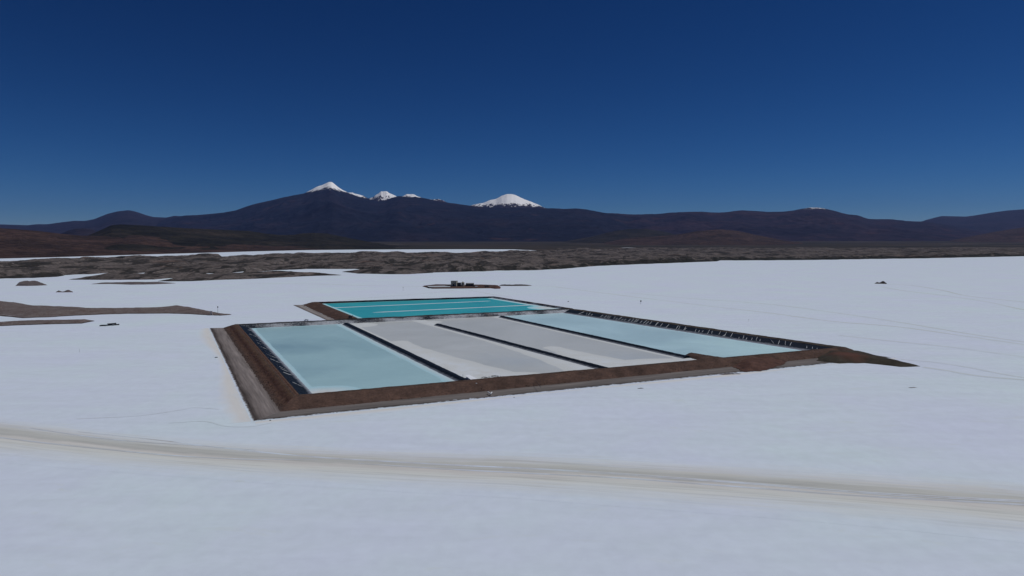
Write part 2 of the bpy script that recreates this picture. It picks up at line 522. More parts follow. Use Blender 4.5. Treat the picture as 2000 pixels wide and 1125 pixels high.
mountain("mountain", "long dark massif with a snow capped peak left of centre",
         [(180, 474), (240, 456), (300, 436), (330, 428.5), (345, 425), (365, 421), (400, 419.5), (440, 415), (465, 411), (485, 403), (500, 398.5), (530, 392), (560, 384.5), (585, 380), (598, 377.5), (606, 373.5), (614, 369.5),
          (624, 364), (634, 361), (644, 356.5), (651, 355.5), (656, 358.5), (664, 365.5), (672, 371), (681, 375), (700, 383), (720, 388), (740, 393), (755, 392),
          (765, 387), (780, 383), (800, 385), (815, 384.5), (830, 387), (850, 391), (880, 396), (915, 401), (940, 404), (980, 406), (1020, 406), (1060, 407),
          (1075, 407), (1100, 408), (1125, 407), (1145, 409), (1170, 414), (1200, 418.5), (1250, 430), (1320, 450), (1400, 470)],
         lambda p: np.interp(p, [180, 640, 900, 1400], [27000, 28500, 26000, 25000]), 15500, 8000, M_MASSIF, nscale=2300, seed=41, power=1.15, cols=700, rows=170, gully=0.24, rough_amp=0.10, jag=0.8)
mountain("mountain", "reddish brown range with a dusting of snow right of centre",
         [(960, 474), (1040, 450), (1110, 428), (1150, 418.5), (1170, 416), (1200, 417), (1240, 419), (1285, 417.5), (1310, 415), (1350, 413.5), (1370, 413.5), (1400, 415.5), (1420, 413.5),
          (1445, 411), (1465, 412), (1500, 413.5), (1530, 413), (1550, 410), (1575, 405.5), (1590, 405.5), (1610, 408), (1630, 413), (1650, 418.5),
          (1668, 420), (1690, 427.5), (1710, 428), (1735, 428.5), (1765, 431.5), (1800, 433), (1830, 437), (1880, 446), (1960, 462), (1990, 470)],
         27000, 16500, 7000, M_RED_RANGE, nscale=1900, seed=51, cols=480, rows=140, gully=0.24, rough_amp=0.10, jag=1.0)
mountain("hill", "brown foothill at the right edge below the far blue ridge",
         [(1840, 472), (1890, 462), (1940, 452), (2000, 443), (2060, 436), (2140, 440)],
         17500, 13500, 4000, M_BROWNHILL, nscale=1100, seed=61)
mountain("hill", "dark low hill in front of the massif right of centre",
         [(1090, 473), (1150, 463), (1200, 451), (1230, 447), (1260, 447), (1300, 453), (1330, 462), (1370, 471)],
         15500, 12000, 3500, M_DARKHILL, nscale=900, seed=71)
mountain("hill", "smooth rounded brown hill rising from the scrub plain",
         [(1180, 474), (1230, 464), (1280, 462), (1330, 457), (1360, 451), (1405, 448), (1440, 451), (1470, 458), (1500, 464), (1530, 470), (1565, 474)],
         12500, 9800, 3000, M_BROWNHILL, nscale=900, seed=81)
mountain("hill", "small blue knob behind the left brown hills",
         [(90, 470), (140, 450), (152, 447), (170, 446), (185, 448), (230, 470)],
         13500, 11500, 2500, M_FAR, nscale=900, seed=91)

def foot_left(p):
    # distance of the near foot, just behind the strip of far salt
    y = np.interp(p, [-250, 0, 100, 200, 300, 400, 500, 600, 700, 800], [509, 505.5, 503, 500, 496.5, 494, 491, 488.6, 487.4, 487])
    return CAM_H * F / (y - HORIZON)
mountain("hill", "long dark ridge with a flat top behind the brown shore at left",
         [(130, 470), (175, 461), (200, 450), (222, 440), (240, 438), (280, 440), (330, 443.5), (370, 446), (430, 448.5), (490, 451), (520, 456), (550, 459), (575, 459),
          (590, 456), (615, 455), (640, 456), (660, 460), (690, 466), (720, 472), (760, 478), (800, 483)],
         lambda p: np.interp(p, [130, 400, 600, 800], [6900, 7600, 8600, 9000]), lambda p: foot_left(p) + 60, 2500, M_DARKHILL, nscale=620, seed=101, power=1.3, cols=360, rows=110, gully=0.16, rough_amp=0.10)
mountain("hill", "brown shore hill sloping down from the left edge",
         [(-1000, 452), (-700, 444), (-450, 437), (-250, 436), (-100, 440), (0, 445), (40, 447.5), (80, 451), (120, 456), (160, 460), (220, 461.5), (270, 459.5), (310, 462), (370, 466), (440, 469), (520, 473), (600, 478), (660, 483), (700, 487)],
         lambda p: np.interp(p, [-300, 0, 300, 600], [5200, 5400, 6100, 7000]), lambda p: foot_left(p) + 30, 2000, M_SHOREHILL, nscale=520, seed=111, power=1.1, cols=380, rows=110, gully=0.13, rough_amp=0.10)

# ------------------------------------------------------------------ scrub plain behind the far salt
def plain_mat():
    nt = NT("scrub_plain", 0.95, 0.05)
    o = nt.xyz()
    n = nt.noise(0.0009, 7, 0.6, (0.35, 1.4, 1), dist=0.6)
    c = nt.ramp(n, [(0.3, alb(31, 32, 28)), (0.47, alb(40, 39, 34)), (0.62, alb(56, 50, 46)), (0.78, alb(44, 41, 38))])
    f = nt.noise(0.010, 6, 0.7, (0.5, 1.2, 1))
    c = nt.mix(1.0, c, nt.ramp(f, [(0.3, 0.75), (0.7, 1.15)]), 'MULTIPLY')
    near = nt.maprange(o[1], 4700, 5300)
    g = nt.ramp(nt.noise(0.006, 7, 0.65, (0.5, 1.3, 1)), [(0.3, alb(58, 52, 50)), (0.5, alb(70, 64, 61)), (0.7, alb(84, 76, 73))])
    c = nt.mix(near, g, c)
    s = nt.ramp(nt.noise(0.0016, 6, 0.6, (0.22, 1.8, 1)), [(0.665, 0.0), (0.68, 0.7)])
    c = nt.mix(s, c, alb(118, 112, 108))
    nt.color(c); nt.bump(nt.noise(0.02, 6, 0.7), 3.0, 0.7)
    return nt.m
M_PLAIN = plain_mat()
px = np.linspace(-1100, 3100, 620)
lake_far = np.interp(px, [-300, 0, 100, 200, 300, 400, 500, 600, 700, 800, 900, 1000, 1040, 1060, 1110], [509, 505.5, 503, 500, 497, 494, 491, 488.6, 487.6, 487.2, 487, 487.2, 489, 491, 493])
rows_y = CAM_H * F / (lake_far - HORIZON)
T = np.linspace(0, 1, 90) ** 1.8
X = np.zeros((90, 620)); Y = X.copy()
for j, t in enumerate(T):
    d = rows_y * (1 - t) + 26000 * t
    Y[j] = d; X[j] = (px - 1000) / F * d
Z = smooth((Y - rows_y[None, :]) / 260.0) * (2.0 + 9.0 * (fbm(X / 420, Y / 420, 5, 5) - 0.35)) + np.clip((Y - 9000) / 14000, 0, 1) * 60 - 0.6
Z[0] = -1.5
tag(grid_mesh("scrub_plain", X, Y, Z, M_PLAIN), "dark scrub plain between the far salt and the mountains", kind="structure")

# ------------------------------------------------------------------ hummocky brown land across the middle
def dune_mat():
    nt = NT("hummock_earth", 0.95, 0.05)
    n = nt.noise(0.009, 7, 0.65, (0.6, 1.2, 1), dist=0.5)
    c = nt.ramp(n, [(0.3, alb(62, 57, 55)), (0.48, alb(80, 74, 72)), (0.7, alb(93, 87, 84))])
    k = nt.noise(0.020, 7, 0.68, (0.8, 0.28, 1), dist=0.7)
    c = nt.mix(nt.ramp(k, [(0.49, 0.0), (0.54, 0.9)]), c, alb(33, 32, 30))
    k2 = nt.noise(0.034, 6, 0.7, (0.7, 0.22, 1), dist=0.5)
    c = nt.mix(nt.ramp(k2, [(0.58, 0.0), (0.66, 0.6)]), c, alb(98, 92, 91))
    s = nt.noise(0.09, 7, 0.75)
    c = nt.mix(nt.ramp(s, [(0.46, 0.0), (0.60, 0.75)]), c, alb(38, 38, 36))
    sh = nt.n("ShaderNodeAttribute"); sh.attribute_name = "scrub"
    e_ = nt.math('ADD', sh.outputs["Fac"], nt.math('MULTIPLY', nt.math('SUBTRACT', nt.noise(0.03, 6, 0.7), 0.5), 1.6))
    c = nt.mix(nt.ramp(e_, [(0.45, 0.0), (0.6, 0.9)]), c, alb(27, 28, 25))  # dark shore tone: scrub cover and shaded bank painted together
    c = nt.mix(nt.ramp(nt.noise(0.004, 5, 0.6, (0.7, 1.3, 1)), [(0.6, 0.0), (0.75, 0.5)]), c, alb(104, 82, 72))
    nt.color(c); nt.bump(nt.noise(0.06, 8, 0.75), 2.2, 0.9)
    return nt.m
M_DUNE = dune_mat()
near_pts = [(-300, 547), (0, 545), (40, 544.2), (80, 542), (110, 540.5), (128, 537.5), (150, 536), (300, 536), (420, 534), (500, 531), (560, 527), (600, 525.5), (690, 525.5),
            (760, 531), (800, 533), (840, 532.5), (900, 531), (1000, 528.5), (1060, 527), (1110, 524.5), (1150, 520.5), (1200, 518), (1300, 514), (1400, 510.5), (1407, 508.5),
            (1500, 508.5), (1600, 507.6), (1700, 505.8), (1800, 504.6), (1900, 502.4), (2000, 500.3), (2300, 496)]
far_pts = [(-300, 518), (0, 512.5), (50, 513), (100, 510), (150, 510), (200, 507), (300, 504.5), (400, 502), (450, 502.5), (520, 499), (600, 496), (700, 495),
           (800, 495.5), (900, 496), (960, 495), (1020, 493.5), (1060, 491), (1100, 488), (1300, 486), (2300, 484)]
NX, NY = 1250, 330
px = np.concatenate([np.linspace(-1000, -120, 120, endpoint=False), np.linspace(-120, 2120, 1010, endpoint=False), np.linspace(2120, 3000, 120)])
yn = np.interp(px, [p[0] for p in near_pts], [p[1] for p in near_pts])
yf = np.interp(px, [p[0] for p in far_pts], [p[1] for p in far_pts])
dn = CAM_H * F / (yn - HORIZON); df = CAM_H * F / (yf - HORIZON)
T = np.linspace(-0.06, 1.06, NY)
Y = dn[None, :] + (df - dn)[None, :] * (T[:, None])
X = (px - 1000)[None, :] / F * Y
wx = (fbm(X / 160, Y / 160, 4, 3) - 0.5) * 90
wy = (fbm(X / 160, Y / 160, 4, 4) - 0.5) * 90
dist_n = (Y - dn[None, :]) + (fbm(X / 70, Y / 90, 4, 8) - 0.5) * 60 - 4
dist_f = (df[None, :] - Y) + (fbm(X / 130, Y / 130, 4, 9) - 0.5) * 120 - 10
edge = np.minimum(dist_n, dist_f)
bank = smooth(edge / 14.0) * 2.6
hum = 0.9 * smooth((fbm((X + wx) / 105, (Y + wy) / 260, 3, 19) - 0.22) * 1.6) + 0.25 * ridged((X + wx) / 45, (Y + wy) / 110, 4, 12)
low = fbm(X / 330, Y / 420, 3, 14)
amp = 11.0 * np.interp(px, [-280, 200, 1000, 1500, 2280], [1.15, 1.1, 1.1, 0.8, 0.6])[None, :]
Z = bank + smooth(edge / 70.0) * amp * (0.25 + 1.15 * hum * (0.5 + low)) - 0.5
# a few low basins where the salt comes through
basin = fbm(X / 140, Y / 260, 3, 77)
mask_b = np.clip((720 - px) / 200, 0, 1)[None, :] * np.clip((basin - 0.735) * 40, 0, 1)
Z = Z - mask_b * 12
scr = (fbm(X / 9, Y / 9, 3, 30) - 0.45) * 2.2 * smooth(edge / 20)
Z = Z + scr
Z = np.where(edge < -2, -2.0, Z)
for qx, qy, sx_, sy_ in ((215, 533.3, 13, 70), (277, 533.6, 17, 80), (482, 530, 9, 60), (520, 532.5, 26, 90), (372, 526, 9, 60)):
    c_ = W(qx, qy)
    Z = Z - 16 * np.exp(-((X - c_[0]) / sx_) ** 2 - ((Y - c_[1]) / sy_) ** 2) - 5 * np.exp(-((X - c_[0]) / (sx_ * 1.3)) ** 2 - ((Y - c_[1] + 150) / 130) ** 2)
scrub = (0.75 * np.clip(1 - dist_n / 260.0, 0, 1) * np.interp(px, [-280, 900, 1250, 2280], [0.55, 0.65, 1.0, 1.0])[None, :]).astype(np.float32)  # near-shore mask: scrub, and backlit slope shade put into colour
tall = smooth(scrub * 3) * smooth((fbm(X / 28, Y / 60, 3, 44) - 0.5) * 5) * np.interp(px, [1100, 1300], [0, 5.0])[None, :] * (dist_n > 4)
Z = Z + tall
kp_ = Z > -1.9
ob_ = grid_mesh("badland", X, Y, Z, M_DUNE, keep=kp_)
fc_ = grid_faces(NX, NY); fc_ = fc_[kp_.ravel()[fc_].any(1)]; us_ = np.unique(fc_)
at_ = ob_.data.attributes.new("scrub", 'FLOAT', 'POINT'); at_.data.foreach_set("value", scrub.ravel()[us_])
tag(ob_, "hummocky grey brown land running across behind the salt flat", kind="structure")

# ------------------------------------------------------------------ mounds and islands in the salt
def poly_sdf(X, Y, poly):
    P = np.array(poly); n = len(P)
    dmin = np.full(X.shape, 1e9); inside = np.zeros(X.shape, bool)
    for i in range(n):
        ax, ay = P[i]; bx, by = P[(i + 1) % n]
        ex, ey = bx - ax, by - ay
        t = np.clip(((X - ax) * ex + (Y - ay) * ey) / (ex * ex + ey * ey + 1e-9), 0, 1)
        dmin = np.minimum(dmin, np.hypot(X - ax - t * ex, Y - ay - t * ey))
        c = ((ay > Y) != (by > Y)) & (X < ex * (Y - ay) / (ey + 1e-12) + ax)
        inside ^= c
    return np.where(inside, dmin, -dmin)

def mound(name, label, pix, height, wid, mat, bank=0.6, bankw=3.0, res=2.0, seed=1, rag=3.0, ragl=12.0, lump=0.3, cat="mound", parent=None, z0=0.0,
          hfun=None, group=None, kind=None):
    poly = [W(p[0], p[1], z0) for p in pix]
    P = np.array(poly); lo = P.min(0) - rag * 2; hi = P.max(0) + rag * 2
    nx = int((hi[0] - lo[0]) / res) + 2; ny = int((hi[1] - lo[1]) / res) + 2
    X, Y = np.meshgrid(np.linspace(lo[0], hi[0], nx), np.linspace(lo[1], hi[1], ny))
    d = poly_sdf(X, Y, poly) + (fbm(X / ragl, Y / ragl, 4, seed) - 0.5) * 2 * rag
    hh = height * (1 + lump * 2 * (fbm(X / (wid * 1.3), Y / (wid * 1.3), 4, seed + 5) - 0.5))
    if hfun is not None: hh = hh * hfun(X, Y)
    Z = smooth(d / bankw) * bank + smooth(d / wid) * hh - 0.15
    Z = Z + (fbm(X / (res * 2.2), Y / (res * 2.2), 3, seed + 8) - 0.5) * 0.16 * res * smooth(d / bankw)
    Z = np.where(d < -1, -0.4, Z) + z0
    cx, cy = P.mean(0)
    o = grid_mesh(name, X - cx, Y - cy, Z, mat, parent, keep=(d > -1))
    o.location = (cx, cy, 0)
    if parent is None:
        tag(o, label, None if kind else cat, group, kind)
    return o

mound("mound", "small grey mound with a steep left end, alone on the salt at upper left",
      [(30, 558.5), (55, 558.5), (75, 558), (93, 557), (80, 554.5), (58, 554), (40, 554.5), (33, 557)], 4.6, 7, M_GRAYEARTH, 2.0, 3, 1.4, 2, 1.0,
      hfun=lambda X, Y: np.interp(X, [W(30, 557)[0], W(40, 557)[0], W(92, 557)[0]], [1.0, 1.15, 0.15]))
mound("mound", "tiny two humped grey mound below the steep grey mound",
      [(108, 571), (143, 571), (143, 569.5), (126, 570), (110, 569.5)], 2.6, 8, M_GRAYEARTH, 0.8, 2, 1.0, 4, 0.6,
      hfun=lambda X, Y: 0.7 + 0.6 * np.cos((X - W(114, 570)[0]) / (W(137, 570)[0] - W(114, 570)[0]) * 2 * math.pi))
mound("mound", "low flat earth bar in the salt in front of the brown land",
      [(178, 555), (215, 554.8), (255, 556), (300, 555.5), (345, 553.3), (320, 551.8), (270, 551.8), (230, 552.3), (190, 553.5)], 2.0, 22, M_GRAYEARTH, 0.8, 4, 2.2, 6, 3)
mound("mound", "dark pointed headland lying in the salt before the brown land",
      [(132, 546.2), (170, 546.5), (216, 547), (300, 546), (330, 543.5), (420, 541), (420, 536), (300, 538), (210, 538), (165, 541), (150, 545)], 7.0, 55, M_DUNE, 1.5, 6, 3.0, 8, 8, 30, 0.4, kind="structure")
mound("mound", "low headland of brown earth reaching to a salt inlet",
      [(310, 549.5), (370, 549.3), (440, 546.5), (500, 544.5), (560, 541.5), (620, 538.7), (668, 537.5), (645, 535.6), (600, 534.5), (570, 529.8), (545, 532), (470, 535), (400, 538), (330, 544)], 6.0, 60, M_DUNE, 1.4, 8, 3.2, 9, 8, 30, 0.5, kind="structure")
mound("mound", "short dark bank under the centre of the brown land",
      [(668, 531), (700, 534.5), (760, 535.6), (800, 535.5), (845, 533), (860, 530), (800, 528), (700, 527.5)], 5.0, 50, M_DUNE, 1.4, 8, 3.5, 10, 6, 30, 0.5, kind="structure")
mound("mound", "tiny dark double rock heap alone on the salt at right",
      [(1707, 554), (1733, 554.6), (1732, 553), (1720, 553.2), (1709, 552.8)], 3.6, 8, M_OLIVE, 0.8, 2, 1.0, 12, 0.8,
      hfun=lambda X, Y: 0.75 + 0.55 * np.cos((X - W(1712, 554)[0]) / (W(1728, 554)[0] - W(1712, 554)[0]) * 2 * math.pi))
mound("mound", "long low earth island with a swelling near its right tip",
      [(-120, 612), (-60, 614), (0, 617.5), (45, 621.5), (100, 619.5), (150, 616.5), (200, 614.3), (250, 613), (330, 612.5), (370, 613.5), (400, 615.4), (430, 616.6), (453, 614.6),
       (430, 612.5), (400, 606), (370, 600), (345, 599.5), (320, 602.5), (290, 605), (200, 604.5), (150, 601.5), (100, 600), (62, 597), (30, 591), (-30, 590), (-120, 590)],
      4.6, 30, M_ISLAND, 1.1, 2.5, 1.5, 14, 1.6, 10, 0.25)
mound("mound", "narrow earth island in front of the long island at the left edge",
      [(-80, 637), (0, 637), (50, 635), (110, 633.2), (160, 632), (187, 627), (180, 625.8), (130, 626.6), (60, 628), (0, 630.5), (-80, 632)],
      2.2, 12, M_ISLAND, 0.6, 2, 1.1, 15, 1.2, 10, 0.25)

# ------------------------------------------------------------------ pond complex
M_UMBER_ = earth("stone", alb(48, 42, 40), alb(36, 32, 30), alb(66, 60, 56), 0.3)
ZC, ZW = 4.5, 0.5
def inter(p1, p2, q1, q2):
    p1, p2, q1, q2 = map(np.asarray, (p1, p2, q1, q2))
    A = np.array([p2 - p1, -(q2 - q1)]).T
    t = np.linalg.solve(A, q1 - p1)
    return p1 + t[0] * (p2 - p1)
def offset_line(p, q, d):
    p = np.asarray(p); q = np.asarray(q); v = (q - p) / np.linalg.norm(q - p)
    n = np.array([v[1], -v[0]]) * d           # to the right of the direction
    return p + n, q + n
# lines in order front (NL->NR), right (NR->FR), far (FR->FL), left (FL->NL); the right hand side of each is outward
NL, NR, FR, FL = W(583, 771, ZC), W(1640, 678, ZC), W(1115, 603, ZC), W(465, 634, ZC)
crest_in = [(NL, NR), (NR, FR), (FR, FL), (FL, NL)]
front_w = offset_line(NL, NR, -9.5)
water_l = [front_w, (W(1575, 686, ZW), W(1115, 614, ZW)), (W(1090, 612, ZW), W(490, 641.5, ZW)), (W(492, 642, ZW), W(613, 771, ZW))]
crest_out = [offset_line(*crest_in[0], 4.0), offset_line(*crest_in[1], 3.0), offset_line(*crest_in[2], 4.5), offset_line(*crest_in[3], 3.0)]
foot = [(W(545, 805), W(1375, 722)), offset_line(*crest_out[1], 5.0), offset_line(*crest_out[2], 9.0), (W(435, 640), W(545, 805))]
road = [(W(498, 822), W(1660, 706)), offset_line(*foot[1], 4.0), offset_line(*foot[2], 4.0), (W(412, 643), W(498, 822))]
def corners(lines):
    # corner i = start of line i: NL, NR, FR, FL
    return [inter(*lines[i - 1], *lines[i]) for i in range(4)]
RC = dict(water=corners(water_l), crin=corners(crest_in), crout=corners(crest_out), foot=corners(foot), road=corners(road))
def extend_down(pt_w, pt_c):
    v = pt_w - pt_c
    return pt_w + v * 0.30
RC['deep'] = [extend_down(RC['water'][i], RC['crin'][i]) for i in range(4)]

def band(name, A0, A1, za, B0, B1, zb, mat, parent, n, m, noise=0.25, ns=4.0, org=(0, 0), uvscale=None, crown=0.0, bigamp=0.35, furrow=0.0):
    """surface between line A and line B, org is the parent's place"""
    s = np.linspace(0, 1, n)[None, :]; t = np.linspace(0, 1, m)[:, None]
    P0 = lambda k: (A0[k] + (A1[k] - A0[k]) * s) * (1 - t) + (B0[k] + (B1[k] - B0[k]) * s) * t
    X, Y = P0(0), P0(1)
    Z = za * (1 - t) + zb * t + 0 * s
    Z = Z + (fbm(X / ns, Y / ns, 4, 61) - 0.5) * 2 * noise * (0.5 + 0.5 * np.sin(np.pi * t)) + crown * np.sin(np.pi * t)
    Z = Z + (fbm(X / 22.0, Y / 22.0, 3, 62) - 0.5) * 2 * (bigamp if name != 'liner' else 0.05) * np.clip(Z / 4.0, 0, 1)
    if furrow:
        q = ridged(s * np.linalg.norm(np.asarray(A1) - np.asarray(A0)) / 5.5 + t * 0.6, t * 0.5, 3, 63)
        Z = Z - furrow * q * np.sin(np.pi * t)
    L = np.linalg.norm(np.asarray(A1) - np.asarray(A0))
    uvs = np.stack([np.broadcast_to(s * L, X.shape).ravel(), np.broadcast_to(t, X.shape).ravel()], 1)
    return grid_mesh(name, X - org[0], Y - org[1], Z, mat, parent, uvs=uvs)

def road_strip_mat(name, c1, c2, c3, edge):
    dk = tuple(v * 0.42 for v in c1[:3]) + (1,)
    return streak_mat(name, [(0.0, c1), (0.35, c2), (0.7, c3), (0.86, dk), (1.0, c2)], [(0.30, 0.5), (0.5, 0.95), (0.70, 1.5)], edge, 0.03, 14.0, one_sided=True)

def left_berm_mat():
    nt = NT("left_berm_earth", 0.95, 0.1)
    o = nt.xyz(nt.uv())
    w = nt.math('ADD', o[1], nt.math('MULTIPLY', nt.math('SUBTRACT', nt.noise(0.12, 5, 0.7), 0.5), 0.4))
    c = nt.ramp(w, [(0.0, alb(80, 64, 52)), (0.25, alb(64, 47, 40)), (0.38, alb(54, 38, 33)), (0.6, alb(76, 58, 49)), (1.0, alb(64, 56, 52))])
    c = nt.mix(1.0, c, nt.ramp(nt.noise(0.5, 6, 0.75), [(0.36, 0.6), (0.64, 1.28)]), 'MULTIPLY')
    nt.color(c); nt.bump(nt.noise(0.4, 8, 0.7), 0.5, 0.9)
    return nt.m
M_LBERM = left_berm_mat()
side_info = [
    ("earth_berm", "front brown earth berm of the pale ponds, facing the camera", M_LINER, M_CREST, M_BERM),
    ("earth_berm", "right hand berm of the pale ponds with white ribs on its black liner", M_LINER, M_OLIVE, M_OLIVE),
    ("earth_berm", "berm with salt crusted liner between the pale ponds and the turquoise pond", M_LINER_CRUST, M_OLIVE, M_OLIVE),
    ("earth_berm", "left hand brown berm of the pale ponds with furrowed outer bank", M_LINER, M_LBERM, M_LBERM)]
berms = []
for i, (nm, lab, ml, mc, mo) in enumerate(side_info):
    j = (i + 1) % 4
    org = (RC['crin'][i] + RC['crin'][j]) / 2
    root = tag(empty(nm, (org[0], org[1], 0)), lab, "berm", "earth berms round the pale ponds")
    berms.append((root, org))
    n = int(np.linalg.norm(RC['crin'][i] - RC['crin'][j]) / 1.8)
    lip = {1: 0.17, 3: 0.05}.get(i, 0.0)
    la = [RC['crin'][q] * (1 - lip) + RC['water'][q] * lip for q in (i, j)]; lz = ZC * (1 - lip) + ZW * lip
    band("liner", RC['deep'][i], RC['deep'][j], ZW - 0.3 * (ZC - ZW), la[0], la[1], lz, ml, root, n, 14, 0.16, 3.0, org)
    if lip:
        band("inner_lip", la[0], la[1], lz + 0.05, RC['crin'][i], RC['crin'][j], ZC, mc, root, n, 4, 0.15, 3.0, org)
    band("crest", RC['crin'][i], RC['crin'][j], ZC, RC['crout'][i], RC['crout'][j], ZC, mc, root, n, 8, 0.28, 3.5, org, crown=0.25)
    band("outer_slope", RC['crout'][i], RC['crout'][j], ZC, RC['foot'][i], RC['foot'][j], -0.15, mo, root, n, 14, 0.45, 4.0, org, furrow=(0.9 if i == 3 else 0.3), crown=0.35)
    # exact geometric lie of the liner for things fixed on it
    if i in (1, 3):
        A, B = RC['water'][i], RC['water'][j]; C, Dd = RC['crin'][i], RC['crin'][j]
        me = None
        cnt = 62 if i == 1 else 15
        rnd = random.Random(5 + i)
        L = np.linalg.norm(Dd - C)
        for k in range(cnt):
            s = (k + 0.5 + rnd.uniform(-0.35, 0.35)) / cnt
            if i == 1: s = 0.045 + s * 0.88
            else: s = 0.04 + s * 0.9
            if rnd.random() < 0.12: continue
            t0 = rnd.uniform(0.22, 0.34); t1 = rnd.uniform(0.70, 0.86 if i == 1 else 0.94)
            if rnd.random() < 0.18: t1 = t0 + 0.28
            if i == 1: vdir = W(1385, 656, 1.3) - W(1393, 645, 3.9)
            else: vdir = W(556, 715, 1.3) - W(529, 703, 3.9)
            vdir = vdir / np.linalg.norm(vdir)
            jit = rnd.uniform(-0.09, 0.09) if rnd.random() < 0.85 else rnd.uniform(-0.4, 0.4)
            vdir = np.array([vdir[0] * math.cos(jit) - vdir[1] * math.sin(jit), vdir[0] * math.sin(jit) + vdir[1] * math.cos(jit)])
            top_ = C + (Dd - C) * s
            low_ = inter(top_, top_ + vdir, A, B)
            def pt(t):
                q = low_ * (1 - t) + top_ * t
                return Vector((q[0] - org[0], q[1] - org[1], ZW + (ZC - ZW) * t + 0.36))
            steps = 6
            pts = [pt(t0 + (t1 - t0) * u) + Vector((rnd.uniform(-.15, .15), rnd.uniform(-.15, .15), 0)) for u in [q / (steps - 1) for q in range(steps)]]
            wdt = rnd.uniform(0.17, 0.30)
            tang = Vector(((B - A)[0], (B - A)[1], 0)).normalized()
            V = []; Fc = []
            for q, p in enumerate(pts):
                ww = wdt * (0.35 + 0.65 * math.sin(math.pi * (q + 0.5) / steps))
                V += [p - tang * ww + Vector((0, 0, -0.35)), p + Vector((0, 0, 0.05)), p + tang * ww + Vector((0, 0, -0.35))]
            for q in range(steps - 1):
                b0 = q * 3
                Fc += [(b0, b0 + 1, b0 + 4, b0 + 3), (b0 + 1, b0 + 2, b0 + 5, b0 + 4)]
            add_mesh("liner_rib", [tuple(v) for v in V], Fc, M_RIB, root, True)

# access roads along the left and front foot, running out into the salt
M_ROADL = road_strip_mat("left_road_gravel", alb(78, 71, 68), alb(106, 100, 98), alb(92, 86, 84), 0.14)
M_ROADF = road_strip_mat("front_road_gravel", alb(78, 72, 69), alb(92, 88, 86), alb(84, 80, 78), 0.30)
def strip(name, A, B, z, mat, n=160, m=10, relief=0.0, label=None):
    A = np.array(A); B = np.array(B)
    def resamp(P):
        P = np.array(P); d = np.concatenate([[0], np.cumsum(np.linalg.norm(np.diff(P, axis=0), axis=1))])
        # smooth through the points
        s = np.linspace(0, 1, len(P)); q = np.linspace(0, 1, n)
        return np.stack([np.interp(q, s, P[:, 0]), np.interp(q, s, P[:, 1])], 1), np.interp(q, s, d)
    RA, da = resamp(A); RB, db = resamp(B)
    t = np.linspace(0, 1, m)[:, None]
    X = RA[:, 0][None] * (1 - t) + RB[:, 0][None] * t
    Y = RA[:, 1][None] * (1 - t) + RB[:, 1][None] * t
    Z = np.full(X.shape, z) + relief * (fbm(X / 3.0, Y / 3.0, 4, 70) - 0.5) * np.sin(np.pi * t)
    uvs = np.stack([np.broadcast_to(da[None], X.shape).ravel(), np.broadcast_to(t, X.shape).ravel()], 1)
    o = grid_mesh(name, X, Y, Z, mat, uvs=uvs)
    if label: tag(o, label)
    return tag(o, kind="structure")

def curve(pts, per=12):
    """Catmull-Rom through ground points"""
    P = [np.asarray(p, float) for p in pts]
    P = [2 * P[0] - P[1]] + P + [2 * P[-1] - P[-2]]
    out = []
    for i in range(1, len(P) - 2):
        for k in range(per):
            t = k / per
            out.append(0.5 * (2 * P[i] + (P[i + 1] - P[i - 1]) * t + (2 * P[i - 1] - 5 * P[i] + 4 * P[i + 1] - P[i + 2]) * t * t
                              + (3 * P[i] - P[i - 1] - 3 * P[i + 1] + P[i + 2]) * t ** 3))
    out.append(P[-2])
    return out
foot_in = [RC['foot'][0] + (RC['foot'][1] - RC['foot'][0]) * 0.0, RC['foot'][1]]
RI = [RC['foot'][i] * 1.28 - RC['road'][i] * 0.28 for i in range(4)]
RO = [RC['road'][i] + (RC['road'][i] - RC['foot'][i]) * 0.14 for i in range(4)]
o = band("access_road", RI[3], RI[0], 0.10, RO[3], RO[0], 0.05, M_ROADL, None, 260, 12, 0.06, 3.0)
tag(o, "grey rutted track along the foot of the left berm", kind="structure")
o = band("access_road", RI[0], RI[1], 0.10, RO[0], RO[1], 0.04, M_ROADF, None, 300, 10, 0.05, 3.0)
tag(o, "grey track along the foot of the front berm", kind="structure")

# loose clods and stones lying on the banks and along their feet
def clods(name, label, lines, n, rmin, rmax, mat, seed):
    rr = random.Random(seed); V = []; Fc = []
    for _ in range(n):
        (a0, a1, za), (b0, b1, zb) = lines[rr.randrange(len(lines))]
        s_, t_ = rr.random(), rr.random() ** 0.8
        p = (a0 + (a1 - a0) * s_) * (1 - t_) + (b0 + (b1 - b0) * s_) * t_
        z = za * (1 - t_) + zb * t_
        r = rmin + (rmax - rmin) * rr.random() ** 3
        b_ = len(V); an = rr.uniform(0, 6.28)
        for k in range(5):
            q = an + k * 1.2566
            V.append((p[0] + r * rr.uniform(.7, 1.1) * math.cos(q), p[1] + r * rr.uniform(.7, 1.1) * math.sin(q), z - 0.15 * r))
        V.append((p[0] + rr.uniform(-.2, .2) * r, p[1] + rr.uniform(-.2, .2) * r, z + r * rr.uniform(.5, .9)))
        Fc += [(b_ + k, b_ + (k + 1) % 5, b_ + 5) for k in range(5)]
    o = add_mesh(name, V, Fc, mat, None, False)
    return tag(o, label, kind="stuff")
c_, f_, r_ = RC['crout'], RC['foot'], RC['road']
clods("clods", "loose brown clods on the banks of the berms", [((c_[0], c_[1], ZC - 0.2), (f_[0], f_[1], 0.1)), ((c_[3], c_[0], ZC - 0.2), (f_[3], f_[0], 0.1))], 1500, 0.2, 0.75, M_CREST, 4)
